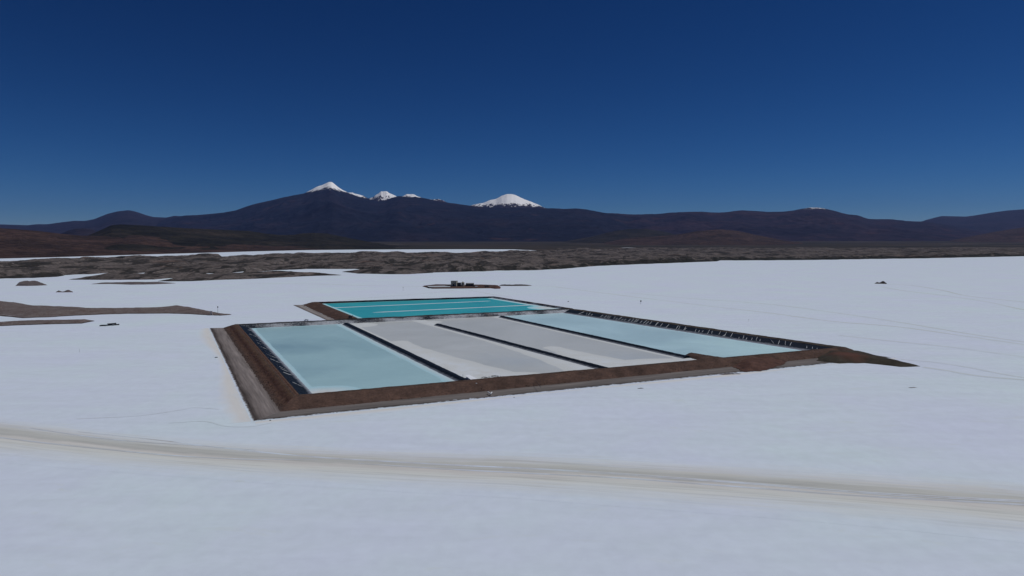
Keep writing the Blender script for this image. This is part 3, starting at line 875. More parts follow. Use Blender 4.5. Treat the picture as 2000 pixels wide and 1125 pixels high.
clods("stones", "dark stones strewn along the outer edges of the tracks", [((r_[0] * .93 + f_[0] * .07, r_[1] * .93 + f_[1] * .07, 0.05), (r_[0], r_[1], 0.03)), ((r_[3] * .9 + f_[3] * .1, r_[0] * .9 + f_[0] * .1, 0.05), (r_[3] * 1.03 - f_[3] * .03, r_[0] * 1.03 - f_[0] * .03, 0.03))], 900, 0.12, 0.55, M_UMBER_, 5)
# cream stained salt beside the tracks
M_STAIN = streak_mat("stained_salt", [(0.0, alb(172, 171, 166)), (1.0, alb(175, 177, 180))], [(0.3, 0.93), (0.7, 1.02)], 0.5, 0.05, 5.0)
a0, a1 = RC['road'][3], RC['road'][0]
v = (a0 - a1) / np.linalg.norm(a0 - a1); nrm = np.array([-v[1], v[0]])
if nrm[0] > 0: nrm = -nrm
ts = np.linspace(0, 1, 14)
strip("stained_salt", [a0 + (a1 - a0) * t - nrm * 4 for t in ts], [a0 + (a1 - a0) * t + nrm * (12 + 5 * math.sin(t * 9)) for t in ts], 0.025, M_STAIN, 120, 6,
      label="cream stained salt beside the left track")
b0, b1 = RC['road'][0], RC['road'][1]
nf = (b1 - b0) / np.linalg.norm(b1 - b0); nfr = np.array([nf[1], -nf[0]])
strip("stained_salt", [b0 + (b1 - b0) * t - nfr * 3 for t in ts], [b0 + (b1 - b0) * t + nfr * (9 + 3 * math.sin(t * 13)) for t in ts], 0.03, M_STAIN, 120, 6,
      label="cream stained salt beside the front track")

# ---- turquoise pond ring
ZT = 3.0
T_in = [W(690, 621.5, ZT), W(622, 590, ZT), W(962, 579.2, ZT), W(1113, 602.5, ZT)]      # open ring: near left, far left, far right, near right
T_wa = [W(699, 621, ZW), W(627, 592.6, ZW), W(957, 581.8, ZW), W(1086, 602.3, ZW)]
def open_offset(P, ds):
    lines = []
    for i in range(3):
        p, q = P[i], P[i + 1]
        v = (q - p) / np.linalg.norm(q - p); n = np.array([-v[1], v[0]]) * ds[i]
        lines.append((p + n, q + n))
    return [lines[0][0], inter(*lines[0], *lines[1]), inter(*lines[1], *lines[2]), lines[2][1]]
T_out = open_offset(T_in, (9.0, 4.0, 4.0))
T_foot = open_offset(T_out, (12.0, 7.0, 7.0))
T_foot[0] = W(653, 624.5); T_foot[1] = W(590, 595.5)
T_road = [W(636, 625), W(571, 595.8)]
T_deep = [T_wa[i] + (T_wa[i] - T_in[i]) * 0.3 for i in range(4)]
labs = ["dark brown berm on the left side of the turquoise pond", "thin berm along the far side of the turquoise pond", "thin dark berm along the right side of the turquoise pond"]
M_TLINER = liner_mat("turquoise_pond_liner", 1.6)
M_UMBER = earth("umber_earth", alb(64, 50, 44), alb(48, 39, 36), alb(78, 62, 56), 0.12)
for i in range(3):
    org = (T_in[i] + T_in[i + 1]) / 2
    root = tag(empty("earth_berm", (org[0], org[1], 0)), labs[i], "berm", "earth berms round the turquoise pond")
    n = int(np.linalg.norm(T_in[i] - T_in[i + 1]) / 2.5)
    band("liner", T_deep[i], T_deep[i + 1], ZW - 0.3 * (ZT - ZW), T_in[i], T_in[i + 1], ZT, M_UMBER if i == 0 else M_TLINER, root, n, 8, 0.15, 3, org)
    band("crest", T_in[i], T_in[i + 1], ZT, T_out[i], T_out[i + 1], ZT, M_UMBER, root, n, 6, 0.2, 3.5, org, crown=0.2)
    band("outer_slope", T_out[i], T_out[i + 1], ZT, T_foot[i], T_foot[i + 1], -0.1, M_UMBER, root, n, 8, 0.3, 4, org)
M_ROADT = road_strip_mat("far_road_gravel", alb(98, 92, 88), alb(118, 114, 112), alb(104, 98, 96), 0.12)
o = band("access_road", T_foot[0], T_foot[1], 0.08, T_road[0], T_road[1], 0.04, M_ROADT, None, 100, 6, 0.05, 3.0)
tag(o, "pale track beside the left berm of the turquoise pond", kind="structure")

# ---- dividing dikes in the main basin
M_DLINER = liner_mat("dike_liner")
def dike(label, c0, c1, h, half_l, half_r, mat, z_end=0.0, seed=1, name="divider_dike"):
    half_l *= 0.86; half_r *= 0.86; h *= 0.9
    c0 = np.asarray(c0); c1 = np.asarray(c1)
    L = np.linalg.norm(c1 - c0); v = (c1 - c0) / L; nrm = np.array([v[1], -v[0]])     # to the right looking along v
    n = int(L / 1.8); org = (c0 + c1) / 2
    s = np.linspace(0, 1, n)[None, :]
    prof = [(-half_l, -0.6), (-half_l * 0.93, 0.0), (-half_l * 0.62, h * 0.42), (-1.3, h * 0.97), (0, h * 1.02), (1.3, h * 0.97), (half_r * 0.62, h * 0.42), (half_r * 0.93, 0.0), (half_r, -0.6)]
    xs = np.interp(np.linspace(0, 8, 25), range(9), [p[0] for p in prof]); zs = np.interp(np.linspace(0, 8, 25), range(9), [p[1] for p in prof])
    off = xs[:, None]; base = zs[:, None]
    endf = smooth(np.minimum(s * L / 7.0 + (0 if z_end else 1), 1))       # rounded free end when z_end
    off = off * (0.25 + 0.75 * endf); base = np.where(base > 0, base * endf, base)
    X = c0[0] + v[0] * s * L + nrm[0] * off; Y = c0[1] + v[1] * s * L + nrm[1] * off
    Z = base + (fbm(X / 3.0, Y / 3.0, 4, seed) - 0.5) * 0.4 + (fbm(X / 25.0, Y / 25.0, 2, seed + 3) - 0.5) * 0.25 + ZW - 0.1
    root = tag(empty(name, (org[0], org[1], 0)), label, "dike", "black lined dikes between the pale ponds")
    grid_mesh("liner", X - org[0], Y - org[1], Z, mat, root)
    return root, org
d1a, d1b = W(676, 630, 2.8), W(916, 744, 2.8)
d2a, d2b = W(850, 630.5, 2.6), W(1192, 719.5, 2.6)
d3a, d3b = W(980, 616.5, 2.6), W(1343, 695, 2.6)
dike("black dike between the blue pond at left and the first grey pond", d1a, d1b, 2.5, 7.5, 6.5, M_DLINER, seed=2)
dike("black dike with a free rounded end between the two grey ponds", d2a, d2b, 2.4, 6.5, 6.5, M_DLINER, z_end=1, seed=5)
dike("black dike between the second grey pond and the blue pond at right", d3a, d3b, 2.4, 6.5, 6.5, M_DLINER, seed=7)
mound("mound", "bare brown heap closing the end of the right hand dike",
      [(1335, 694), (1352, 701), (1400, 712), (1460, 708), (1450, 701), (1410, 699.5), (1370, 693), (1345, 690)], 1.2, 5.0, M_CREST, 0.6, 2.0, 1.0, 22, 1.0, z0=ZW, cat="earth heap")
mound("mound", "red brown heap of spoil tipped over the front berm",
      [(1430, 704), (1436, 716), (1456, 724), (1484, 723), (1512, 715), (1536, 704), (1505, 698), (1470, 697)], 2.6, 13.0, M_RED, 0.2, 4.0, 1.0, 23, 2.2, 8, 0.35, z0=0.7, cat="earth heap",
      hfun=lambda X, Y: 1.1)
# tail of the berm running out to the right
tail_base = [(1640, 711), (1690, 709.5), (1730, 714), (1760, 717), (1803, 716.2), (1790, 712), (1758, 704.5), (1725, 697), (1690, 690.5), (1660, 688), (1600, 690), (1590, 705)]
def tail_mat():
    def ex(nt, c):
        p_ = nt.n("ShaderNodeVectorMath", operation='DISTANCE'); nt.link(nt.pos, p_.inputs[0])
        q_ = W(1655, 695, 3.0); p_.inputs[1].default_value = (q_[0], q_[1], 3.0)
        d = nt.math('ADD', p_.outputs["Value"], nt.math('MULTIPLY', nt.noise(0.12, 5, 0.6), 16.0))
        return nt.mix(nt.maprange(d, 27, 14), c, alb(68, 47, 40))
    return earth("tail_earth", alb(49, 46, 40), alb(37, 35, 31), alb(60, 56, 49), 0.10, extra=ex)
M_TAIL = tail_mat()
tx0, tx1 = W(1640, 700)[0], W(1800, 716)[0]
mound("spoil_bank", "curved olive bank of earth tapering out over the salt from the front berm's right end",
      tail_base, 3.9, 15.0, M_TAIL, 0.7, 3.0, 1.2, 31, 2.0, 14, 0.15, cat="earth bank",
      hfun=lambda X, Y: np.interp(X, [tx0, tx0 + (tx1 - tx0) * 0.5, tx1], [1.05, 0.85, 0.25]))

# ---- water sheets
def sheet(name, poly, z, mat, label):
    P = np.array(poly)
    o = add_mesh(name, [(p[0], p[1], z) for p in P], [tuple(range(len(P)))], mat, None, False)
    if o.data.polygons[0].normal.z < 0: o.data.flip_normals()
    tag(o, label, kind="structure")
    return o
wc = RC['water']; dp = [RC['water'][i] + (RC['water'][i] - RC['water'].__getitem__((i + 2) % 4)) * 0.004 for i in range(4)]
fr = (dp[0], dp[1]); fa = (dp[3], dp[2])
D1 = (inter(d1a, d1b, *fr), inter(d1a, d1b, *fa)); D2 = (inter(d2a, d2b, *fr), inter(d2a, d2b, *fa)); D3 = (inter(d3a, d3b, *fr), inter(d3a, d3b, *fa))
BL_LO, BL_HI = alb(129, 158, 164), alb(141, 170, 175)
M_P1 = water_mat("pale_blue_brine", BL_LO, BL_HI, [(tuple(W(560, 678, ZW)), 62, alb(100, 128, 140), 0.6), (tuple(W(600, 720, ZW)), 40, alb(114, 142, 153), 0.4)])
M_P2 = water_mat("grey_brine", alb(157, 161, 160), alb(167, 171, 171), [(tuple(W(1010, 705, ZW)), 50, alb(148, 157, 164), 0.5)])
M_P3 = water_mat("grey_brine_second", alb(156, 160, 159), alb(165, 169, 169), [(tuple(W(1250, 700, ZW)), 40, alb(148, 157, 164), 0.5)])
M_P4 = water_mat("light_blue_brine", alb(146, 171, 178), alb(161, 187, 194), [(tuple(W(1470, 680, ZW)), 90, alb(170, 202, 210), 0.6)])
M_PT = water_mat("turquoise_brine", alb(42, 133, 142), alb(56, 150, 154), fine=0.05)
ZWl = ZW
sheet("pond_water", [dp[0], D1[0], D1[1], dp[3]], ZWl, M_P1, "pale blue brine of the leftmost pond with a darker smudge")
sheet("pond_water", [D1[0], D2[0], D2[1], D1[1]], ZWl, M_P2, "grey brine of the second pond from the left")
sheet("pond_water", [D2[0], D3[0], D3[1], D2[1]], ZWl, M_P3, "grey brine of the third pond, beyond the free ended dike")
sheet("pond_water", [D3[0], dp[1], dp[2], D3[1]], ZWl, M_P4, "pale blue brine of the rightmost pond")
far_out = RC['crout']
sheet("pond_water", [T_wa[0] + (T_wa[0] - T_wa[1]) * 0.12, T_wa[1], T_wa[2], T_wa[3] + (T_wa[3] - T_wa[2]) * 0.12], ZWl, M_PT, "bright turquoise brine of the far pond")

# ---- salt shelves round each pond
def shelf(label, wet, poly, w0, blobs, res=1.5, seed=1, edgew=None):
    P = np.array(poly); lo = P.min(0); hi = P.max(0)
    nx = int((hi[0] - lo[0]) / res) + 2; ny = int((hi[1] - lo[1]) / res) + 2
    X, Y = np.meshgrid(np.linspace(lo[0], hi[0], nx), np.linspace(lo[1], hi[1], ny))
    n = len(P); sd = poly_sdf(X, Y, P)
    val = np.full(X.shape, -9.0)
    for i in range(n):
        ax, ay = P[i]; bx, by = P[(i + 1) % n]; ex, ey = bx - ax, by - ay
        t = np.clip(((X - ax) * ex + (Y - ay) * ey) / (ex * ex + ey * ey), 0, 1)
        dd = np.hypot(X - ax - t * ex, Y - ay - t * ey)
        w = (edgew[i] if edgew else w0)
        val = np.maximum(val, (w - dd) / 6.0)
    for (bx_, by_), r, amt in blobs:
        val = np.maximum(val, amt * (1 - np.hypot(X - bx_, Y - by_) / r) * r / 12.0)
    val = val + (fbm(X / 22, Y / 22, 4, seed) - 0.5) * 0.35 + (fbm(X / 4, Y / 4, 3, seed + 4) - 0.5) * 0.08
    Z = ZW + np.clip(val, -1, 1.6) * 0.12
    kp = (sd > -0.5) & (val > -0.7)
    o = grid_mesh("salt_shelf", X, Y, Z, shelf_mat(wet), keep=kp, uvs=np.stack([val.ravel(), val.ravel()], 1))
    me = o.data
    at = me.attributes.new("dry", 'FLOAT', 'POINT')
    z = np.empty(len(me.vertices) * 3, dtype=np.float32); me.vertices.foreach_get("co", z)
    at.data.foreach_set("value", ((z.reshape(-1, 3)[:, 2] - ZW) / 0.12).astype(np.float32))
    return tag(o, label, kind="structure")
def wedge(p0, p1, r0, r1, n=9, amt=1.0):
    n *= 4
    a, b = W(*p0, ZW), W(*p1, ZW)
    return [(a + (b - a) * (k / (n - 1)), r0 + (r1 - r0) * (k / (n - 1)) ** 1.6, amt) for k in range(n)]
# edge order: front, right, far, left
shelf("white salt rim of the leftmost pond", alb(134, 164, 174), [wc[0], D1[0], D1[1], wc[3]], 4, [(W(628, 770, ZW), 26, 1.0), (W(660, 768, ZW), 12, 1.0), (W(900, 742, ZW), 14, 1.0)], edgew=[2, 11.0, 3.0, 3.5], seed=3)
shelf("white salt rim of the second pond", alb(160, 164, 165), [D1[0], D2[0], D2[1], D1[1]], 4,
      wedge((780, 668), (915, 742), 9, 44) + wedge((945, 742), (1035, 732), 26, 9, 5) + wedge((960, 664), (1165, 720), 9, 26) + [(W(703, 635, ZW), 20, 1.0)],
      edgew=[4, 10.0, 4, 9.0], seed=5)
shelf("white salt rim of the third pond", alb(160, 164, 165), [D2[0], D3[0], D3[1], D2[1]], 4,
      wedge((1080, 679), (1200, 716), 8, 30) + wedge((1215, 714), (1370, 702), 22, 8, 6) + [(W(845, 629, ZW), 12, 1.0)],
      edgew=[6.5, 9.5, 3, 6.5], seed=7)
shelf("white salt rim of the rightmost pond", alb(150, 178, 188), [D3[0], wc[1], wc[2], D3[1]], 3, [], edgew=[1, 2.5, 4, 5.5], seed=9)
shelf("white salt rim of the turquoise pond", alb(120, 170, 180), [T_wa[0] + (T_wa[0] - T_wa[1]) * 0.1, T_wa[1], T_wa[2], T_wa[3] + (T_wa[3] - T_wa[2]) * 0.1], 5, [(W(1070, 601, ZW), 30, 1.0)],
      edgew=[4.5, 5.5, 9.0, 1.0], seed=11, res=2.5)
# two straight salt spits in the turquoise pond
def spit(label, p, q, w, seed):
    p = np.asarray(p); q = np.asarray(q); v = (q - p); L = np.linalg.norm(v); v /= L; nrm = np.array([-v[1], v[0]])
    n = int(L / 2); s = np.linspace(0, 1, n)[None, :]; t = np.linspace(-1, 1, 9)[:, None]
    ww = w * (0.55 + 0.75 * fbm(s * L / 30, s * 0, 3, seed)) * np.minimum(1, np.minimum(s, 1 - s) * L / 14)
    X = p[0] + v[0] * s * L + nrm[0] * t * ww; Y = p[1] + v[1] * s * L + nrm[1] * t * ww
    Z = ZW + 0.35 * (1 - t ** 2) - 0.12 + 0 * s
    return tag(grid_mesh("salt_spit", X, Y, Z, M_WHITE), label, kind="structure")
spit("farther white salt spit in the turquoise pond", W(632, 602, ZW), W(958, 587.8, ZW), 3.0, 3)
spit("nearer white salt spit in the turquoise pond", W(728, 610.3, ZW), W(1046, 595.3, ZW), 3.4, 6)

# ------------------------------------------------------------------ worn roads over the salt
up = [(-260, 796), (-120, 805), (0, 814), (100, 826), (200, 838), (300, 849), (400, 858), (500, 864), (600, 868), (800, 877), (1000, 881), (1200, 891), (1400, 901), (1600, 913), (1800, 925), (2000, 940), (2200, 955), (2400, 972)]
dn_ = [(-260, 872), (-120, 884), (0, 894), (100, 903), (200, 911), (300, 919), (400, 926), (500, 934), (600, 940), (800, 953), (1000, 964), (1200, 980), (1400, 995), (1600, 1011), (1800, 1030), (2000, 1052), (2200, 1076), (2400, 1104)]
def main_extra(nt, fac, o):
    return nt.math('MULTIPLY', fac, 0.92)
G1, G2 = alb(173, 178, 184), alb(170, 171, 166)
M_MAIN = streak_mat("worn_salt_road", [(0.0, G1), (0.14, alb(172, 175, 172)), (0.24, alb(165, 165, 162)), (0.34, alb(155, 156, 151)), (0.46, alb(147, 148, 144)), (0.52, alb(166, 164, 160)), (0.62, alb(169, 171, 167)), (0.84, alb(171, 175, 175)), (1.0, G1)],
                    [(0.38, 0.80), (0.46, 0.93), (0.52, 1.0), (0.60, 1.05)], 0.40, 0.016, 40.0, extra=main_extra)
strip("salt_road", [W(p[0], p[1] - 4) for p in up], [W(p[0], p[1] + 9) for p in dn_], 0.02, M_MAIN, 400, 14, label="broad worn track crossing the salt in the foreground")
M_RUT = streak_mat("wheel_rut", [(0.0, alb(141, 139, 136)), (1.0, alb(137, 135, 132))], [(0.35, 0.9), (0.65, 1.08)], 0.38, 0.02, 2.0,
                   extra=lambda nt, f, o: nt.math('MULTIPLY', f, nt.maprange(nt.noise(0.03, 4, 0.7), 0.36, 0.56, 0.12, 0.85)))
def path(label, pts, width, z, mat, n=200, name="wheel_track"):
    C = np.array(curve([W(*p) for p in pts], 10))
    d = np.gradient(C, axis=0); d /= np.linalg.norm(d, axis=1)[:, None]
    nrm = np.stack([-d[:, 1], d[:, 0]], 1)
    if name == 'wheel_track' and mat.name.startswith('wheel_rut'): width = [q * 1.6 for q in width]
    w = np.asarray(width) if np.ndim(width) == 0 else np.interp(np.linspace(0, 1, len(C)), np.linspace(0, 1, len(width)), width)[:, None]
    return strip(name, C - nrm * w / 2, C + nrm * w / 2, z, mat, n, 4, label=label)
RM = "rut"
path("long dark rut in the foreground track", [(150, 843), (250, 853), (330, 862), (420, 873), (520, 884), (620, 893), (750, 901), (900, 909), (1050, 916), (1200, 925), (1350, 936), (1500, 947), (1640, 959), (1800, 969), (2000, 979), (2300, 994)], [0.3, 1.0, 1.0, 1.0, 1.2, 1.3, 1.5, 1.3], 0.052, M_RUT, 500)
path("dark rut beside the long rut in the foreground track", [(700, 905), (850, 915), (1000, 923), (1200, 933), (1350, 944), (1500, 955), (1640, 966), (1800, 975), (2000, 986), (2300, 1003)], [0.4, 0.9, 1.0, 1.0, 0.9], 0.062, M_RUT, 500)
path("thin rut on the upper side of the foreground track", [(-100, 842), (60, 862), (200, 877), (340, 890), (480, 897), (620, 898)], [0.8, 0.8, 0.7, 0.3], 0.072, M_RUT, 300)
path("faint rut at the left of the foreground track", [(60, 836), (160, 851), (260, 862), (380, 870), (500, 879)], [0.3, 0.8, 0.6, 0.3], 0.082, M_RUT, 300)
M_FAINT = streak_mat("faint_track", [(0.0, alb(158, 165, 168)), (0.5, alb(154, 160, 158)), (1.0, alb(158, 165, 168))], [(0.35, 0.94), (0.65, 1.03)], 0.42, 0.02, 3.0,
                     extra=lambda nt, f, o: nt.math('MULTIPLY', f, nt.maprange(nt.noise(0.006, 3, 0.6), 0.3, 0.6, 0.3, 1.0)))
faint = [
 ("thin track from the far plant towards the turquoise pond's far left corner", [(660, 588), (700, 583.5), (780, 577), (860, 570), (905, 564.5)], 4.0),
 ("short track from the far plant to the turquoise pond", [(905, 564.5), (930, 569), (965, 575.5), (1000, 580)], 3.0),
 ("long curved track from the far plant to the right edge", [(1030, 557.8), (1075, 559.5), (1130, 566), (1240, 580), (1370, 596), (1500, 611), (1625, 627.5), (1750, 638), (1875, 655), (2000, 673), (2200, 703)], 5.0),
 ("track above the long curved track, fading at the right", [(1230, 572), (1350, 583), (1500, 594), (1640, 612), (1760, 630), (1880, 650), (2000, 668), (2200, 698)], 4.0),
 ("track passing the small double heap", [(1722, 560), (1760, 567), (1850, 578), (1930, 590), (2000, 605), (2200, 640)], 5.5),
 ("track above the one passing the small double heap", [(1735, 555), (1785, 558), (1840, 567), (1890, 578), (2000, 590), (2200, 612)], 6.0),
 ("faint far track parallel to the brown land", [(480, 553.5), (600, 554.5), (720, 557.5), (830, 560)], 5.0),
 ("pale greenish track beyond the bank at right", [(1640, 655), (1740, 666), (1850, 677), (1950, 690), (2050, 704), (2200, 724)], 5.0),
 ("faint track leaving the tip of the curved bank", [(1760, 702), (1830, 708), (1900, 719), (1960, 731), (2050, 745), (2200, 768)], 3.0),
 ("greyish track below the tip of the curved bank", [(1803, 717), (1850, 724), (1910, 734), (2000, 742), (2150, 757)], 4.0),
 ("thin wavering track left of the front corner", [(150, 818), (270, 812), (350, 801), (380, 796), (430, 799)], 1.6),
 ("thin curved line in the salt under the front corner", [(330, 826), (400, 823), (440, 832), (490, 833), (530, 826)], 1.3),
]
M_VFAINT = streak_mat("very_faint_line", [(0.0, alb(158, 163, 163)), (1.0, alb(158, 163, 163))], [(0.35, 0.94), (0.65, 1.03)], 0.48, 0.02, 3.0,
                      extra=lambda nt, f, o: nt.math('MULTIPLY', f, nt.maprange(nt.noise(0.05, 3, 0.6), 0.4, 0.6, 0.1, 0.7)))
for k, (lab, pts, w) in enumerate(faint):
    path(lab, pts, w if w < 2 else w * 1.5, 0.03 + 0.004 * k, M_VFAINT if w < 2 else M_FAINT, 220)

# ------------------------------------------------------------------ small things
def flat_mat(name, col, rough=0.7, spec=0.3, metal=0.0, var=0.15, sc=1.5):
    nt = NT(name, rough, spec)
    nt.b.inputs["Metallic"].default_value = metal
    nt.color(nt.mix(1.0, col, nt.ramp(nt.noise(sc, 5, 0.65), [(0.3, 1 - var), (0.7, 1.0)]), 'MULTIPLY'))
    return nt.m
M_TAN = flat_mat("tan_cladding", alb(138, 136, 124))
M_TAN_D = flat_mat("dark_cladding", alb(60, 62, 60))
M_BLACK = flat_mat("black_rubber", alb(24, 26, 32), 0.6)
M_GREY = flat_mat("galvanised_steel", alb(120, 126, 130), 0.5, 0.4, 0.3)
M_DSTEEL = flat_mat("dark_steel", alb(48, 50, 52), 0.5, 0.4)
M_PAINT = flat_mat("white_paint", alb(190, 194, 196), 0.5, 0.4)
M_GLASS = flat_mat("dark_glass", alb(26, 32, 40), 0.1, 0.6)
M_CONC = flat_mat("pinkish_concrete", alb(132, 122, 122), 0.9, 0.1)
M_ROOF = flat_mat("grey_roof", alb(96, 98, 98), 0.7)
def at3(px, py, z=0.0):
    p = W(px, py, z); return (p[0], p[1], z)

M_BLACKEARTH = earth("black_earth", alb(38, 37, 36), alb(26, 26, 26), alb(52, 49, 46), 0.2)
# far plant on its earth pad -------------------------------------------------
PADZ = 1.9
mound("earth_pad", "long low earth pad carrying the far plant buildings",
      [(824, 559.5), (835, 562.4), (845, 564), (900, 563.7), (965, 563), (975, 561), (972, 558), (940, 557), (900, 557.2), (850, 556.5)],
      0.6, 10, M_UMBER, 1.7, 4, 2.0, 41, 1.0, 12, 0.2, cat="earth pad")
mound("mound", "red brown heap at the right end of the far plant's pad",
      [(958, 563), (966, 564.2), (977, 564), (979, 560.5), (965, 560)], 3.6, 9, M_RED, 0.8, 3, 1.4, 42, 1.0, 8, 0.3, cat="earth heap")
mound("mound", "thin dark bank running right from the far plant",
      [(975, 558.3), (1000, 558.6), (1030, 558.4), (1042, 557.6), (1020, 557), (975, 557.2)], 1.6, 7, M_OLIVE, 0.6, 3, 1.6, 43, 0.8, 12, 0.5, cat="earth bank")
pw = sheet("pond_water", [W(838, 561, 2.3), W(880, 560.8, 2.3), W(878, 558.0, 2.3), W(834, 558.8, 2.3)], 2.55, M_P2, "small pale pool on the pad left of the far plant")

def building(label, px, py, w, d, h, mwall, mroof, name="plant_building", doors=2, windows=3, rz=0.0, gable=0.0, z=PADZ):
    root = tag(empty(name, at3(px, py, z), rz), label, "building")
    box_part("wall", (0, d / 2, h / 2 - 0.3), (w, d, h + 0.6), mwall, root)
    if gable:
        V = [(-w / 2 - .3, -.3, h), (w / 2 + .3, -.3, h), (w / 2 + .3, d + .3, h), (-w / 2 - .3, d + .3, h), (-w / 2 - .3, d / 2, h + gable), (w / 2 + .3, d / 2, h + gable)]
        add_mesh("roof", V, [(0, 1, 5, 4), (2, 3, 4, 5), (0, 4, 3), (1, 2, 5), (0, 3, 2, 1)], mroof, root, False)
    else:
        box_part("roof", (0, d / 2, h + 0.17), (w + 0.5, d + 0.5, 0.35), mroof, root, 0.05)
    for k in range(doors):
        x = -w / 2 + (k + 0.5) * w / doors
        box_part("door", (x, -0.06, h * 0.25), (min(3.2, w / doors * 0.5), 0.16, h * 0.5), M_TAN_D, root)
    for k in range(windows):
        x = -w / 2 + (k + 0.5) * w / windows
        box_part("window", (x, -0.05, h * 0.74), (min(2.0, w / windows * 0.4), 0.14, h * 0.14), M_GLASS, root)
    return root
building("tall tan block, highest of the far plant", 886, 559.4, 12.0, 9.0, 11.0, M_TAN, M_ROOF, doors=1, windows=3, rz=-0.25)
building("lower dark grey block beside the tall tan block", 896.3, 559.2, 8.0, 9.0, 7.0, M_DSTEEL, M_ROOF, doors=2, windows=2)
t = tag(empty("storage_tank", at3(904.0, 559.3, PADZ)), "domed tan tank in the middle of the far plant", "tank")
cyl_part("tank_shell", (0, 3.2, -0.3), (0, 3.2, 8.0), 3.2, M_TAN, t, seg=28)
cyl_part("dome", (0, 3.2, 8.0), (0, 3.2, 9.4), 3.3, M_TAN, t, r1=0.8, seg=28)
cyl_part("vent", (0, 3.2, 9.3), (0, 3.2, 10.2), 0.4, M_GREY, t)
for k in range(10):
    pass
box_part("ladder", (2.4, 0.9, 4.0), (0.5, 0.12, 8.0), M_GREY, t)
building("long dark shed at the right of the far plant", 917.5, 559.0, 16.5, 8.0, 5.2, M_TAN_D, M_ROOF, doors=3, windows=4, gable=1.4)
mound("mound", "dark tailings heap against the left of the tall tan block", [(866, 559.6), (880, 560.4), (881, 558.6), (870, 558.4)], 3.2, 7, M_BLACKEARTH, 0.6, 2, 1.0, 44, 1.0, 6, 0.4, z0=1.2, cat="earth heap")
mound("mound", "dark low heap between the long shed and the white van", [(921, 560.6), (929, 561), (931, 559.2), (923, 558.8)], 2.2, 6, M_BLACKEARTH, 0.6, 2, 1.0, 45, 1.0, 6, 0.4, z0=1.2, cat="earth heap")
mound("mound", "low dark heap beside the loader at the far plant", [(942, 561), (957, 561.2), (958, 559.4), (944, 559.2)], 1.8, 6, M_BLACKEARTH, 0.6, 2, 1.0, 46, 1.0, 6, 0.5, z0=1.2, cat="earth heap")
# conveyor leaning on the tall block
c = tag(empty("conveyor", at3(878, 559.3, PADZ)), "dark inclined conveyor leaning on the left of the tall tan block", "conveyor")
bm = bmesh.new(); bm_box(bm, (-3, 3, 2.6), (13, 1.2, 0.6)); bmesh.ops.rotate(bm, verts=bm.verts, cent=(3, 3, 4.5), matrix=Matrix.Rotation(math.radians(-24), 3, 'Y')); bm_obj("belt_frame", bm, M_DSTEEL, c)
for x, h in ((-5, 1.0), (-1, 2.6), (2.4, 4.0)):
    cyl_part("leg", (x, 2.5, -0.2), (x, 2.5, h), 0.16, M_DSTEEL, c, seg=6)
    cyl_part("leg", (x, 3.5, -0.2), (x, 3.5, h), 0.16, M_DSTEEL, c, seg=6)

def vehicle(name, label, loc, rz, mbody, l=5.0, w=1.95, kindv="pickup"):
    root = tag(empty(name, loc, rz), label, "vehicle")
    box_part("body", (0, 0, 0.78), (l, w, 0.62), mbody, root, 0.10)
    if kindv == "pickup":
        box_part("cab", (0.35, 0, 1.42), (2.0, w * 0.9, 0.72), mbody, root, 0.08, taper=0.82)
        box_part("windscreen", (1.20, 0, 1.40), (0.10, w * 0.72, 0.46), M_GLASS, root)
        for s in (-1, 1): box_part("side_window", (0.35, s * w * 0.43, 1.42), (1.5, 0.06, 0.38), M_GLASS, root)
        box_part("bed_rim", (-1.65, 0, 1.16), (1.6, w * 0.96, 0.14), M_DSTEEL, root)
    else:
        box_part("cab", (-0.35, 0, 1.45), (l * 0.68, w * 0.9, 0.75), mbody, root, 0.08, taper=0.86)
        box_part("windscreen", (l * 0.27, 0, 1.42), (0.1, w * 0.72, 0.46), M_GLASS, root)
        for s in (-1, 1): box_part("side_window", (-0.35, s * w * 0.43, 1.48), (l * 0.55, 0.06, 0.38), M_GLASS, root)
    for x in (-l * 0.31, l * 0.31):
        for s in (-1, 1):
            wh = cyl_part("wheel", (x, s * w * 0.36, 0.4), (x, s * w * 0.51, 0.4), 0.4, M_BLACK, root, seg=18)
            cyl_part("rim", (x, s * w * 0.50, 0.4), (x, s * w * 0.525, 0.4), 0.22, M_GREY, wh, seg=12)
    for s in (-1, 1):
        box_part("headlight", (l / 2 - 0.02, s * w * 0.34, 0.85), (0.08, 0.3, 0.16), M_PAINT, root)
    return root
p = W(598, 626.0, ZC)
far_dir = RC['crin'][3] - RC['crin'][2]; far_dir = far_dir / np.linalg.norm(far_dir)
M_PALEGREY = flat_mat("pale_grey_paint", alb(150, 156, 164), 0.45, 0.4)
# parked on the crest: take the crest middle line under that column
cm0 = (RC['crin'][2] + RC['crout'][2]) / 2; cm1 = (RC['crin'][3] + RC['crout'][3]) / 2
pp = inter(cm0, cm1, np.zeros(2), W(598, 626))
vehicle("pickup_truck", "pale grey pickup parked on the berm just left of the turquoise pond", (pp[0], pp[1], ZC + 0.42), math.atan2(far_dir[1], far_dir[0]) + 0.15, M_PALEGREY)
vehicle("parked_van", "white van at the right end of the plant's long dark shed", at3(930.2, 560.4, 2.4), 0.4, M_PAINT, 5.2, 2.1, "van")
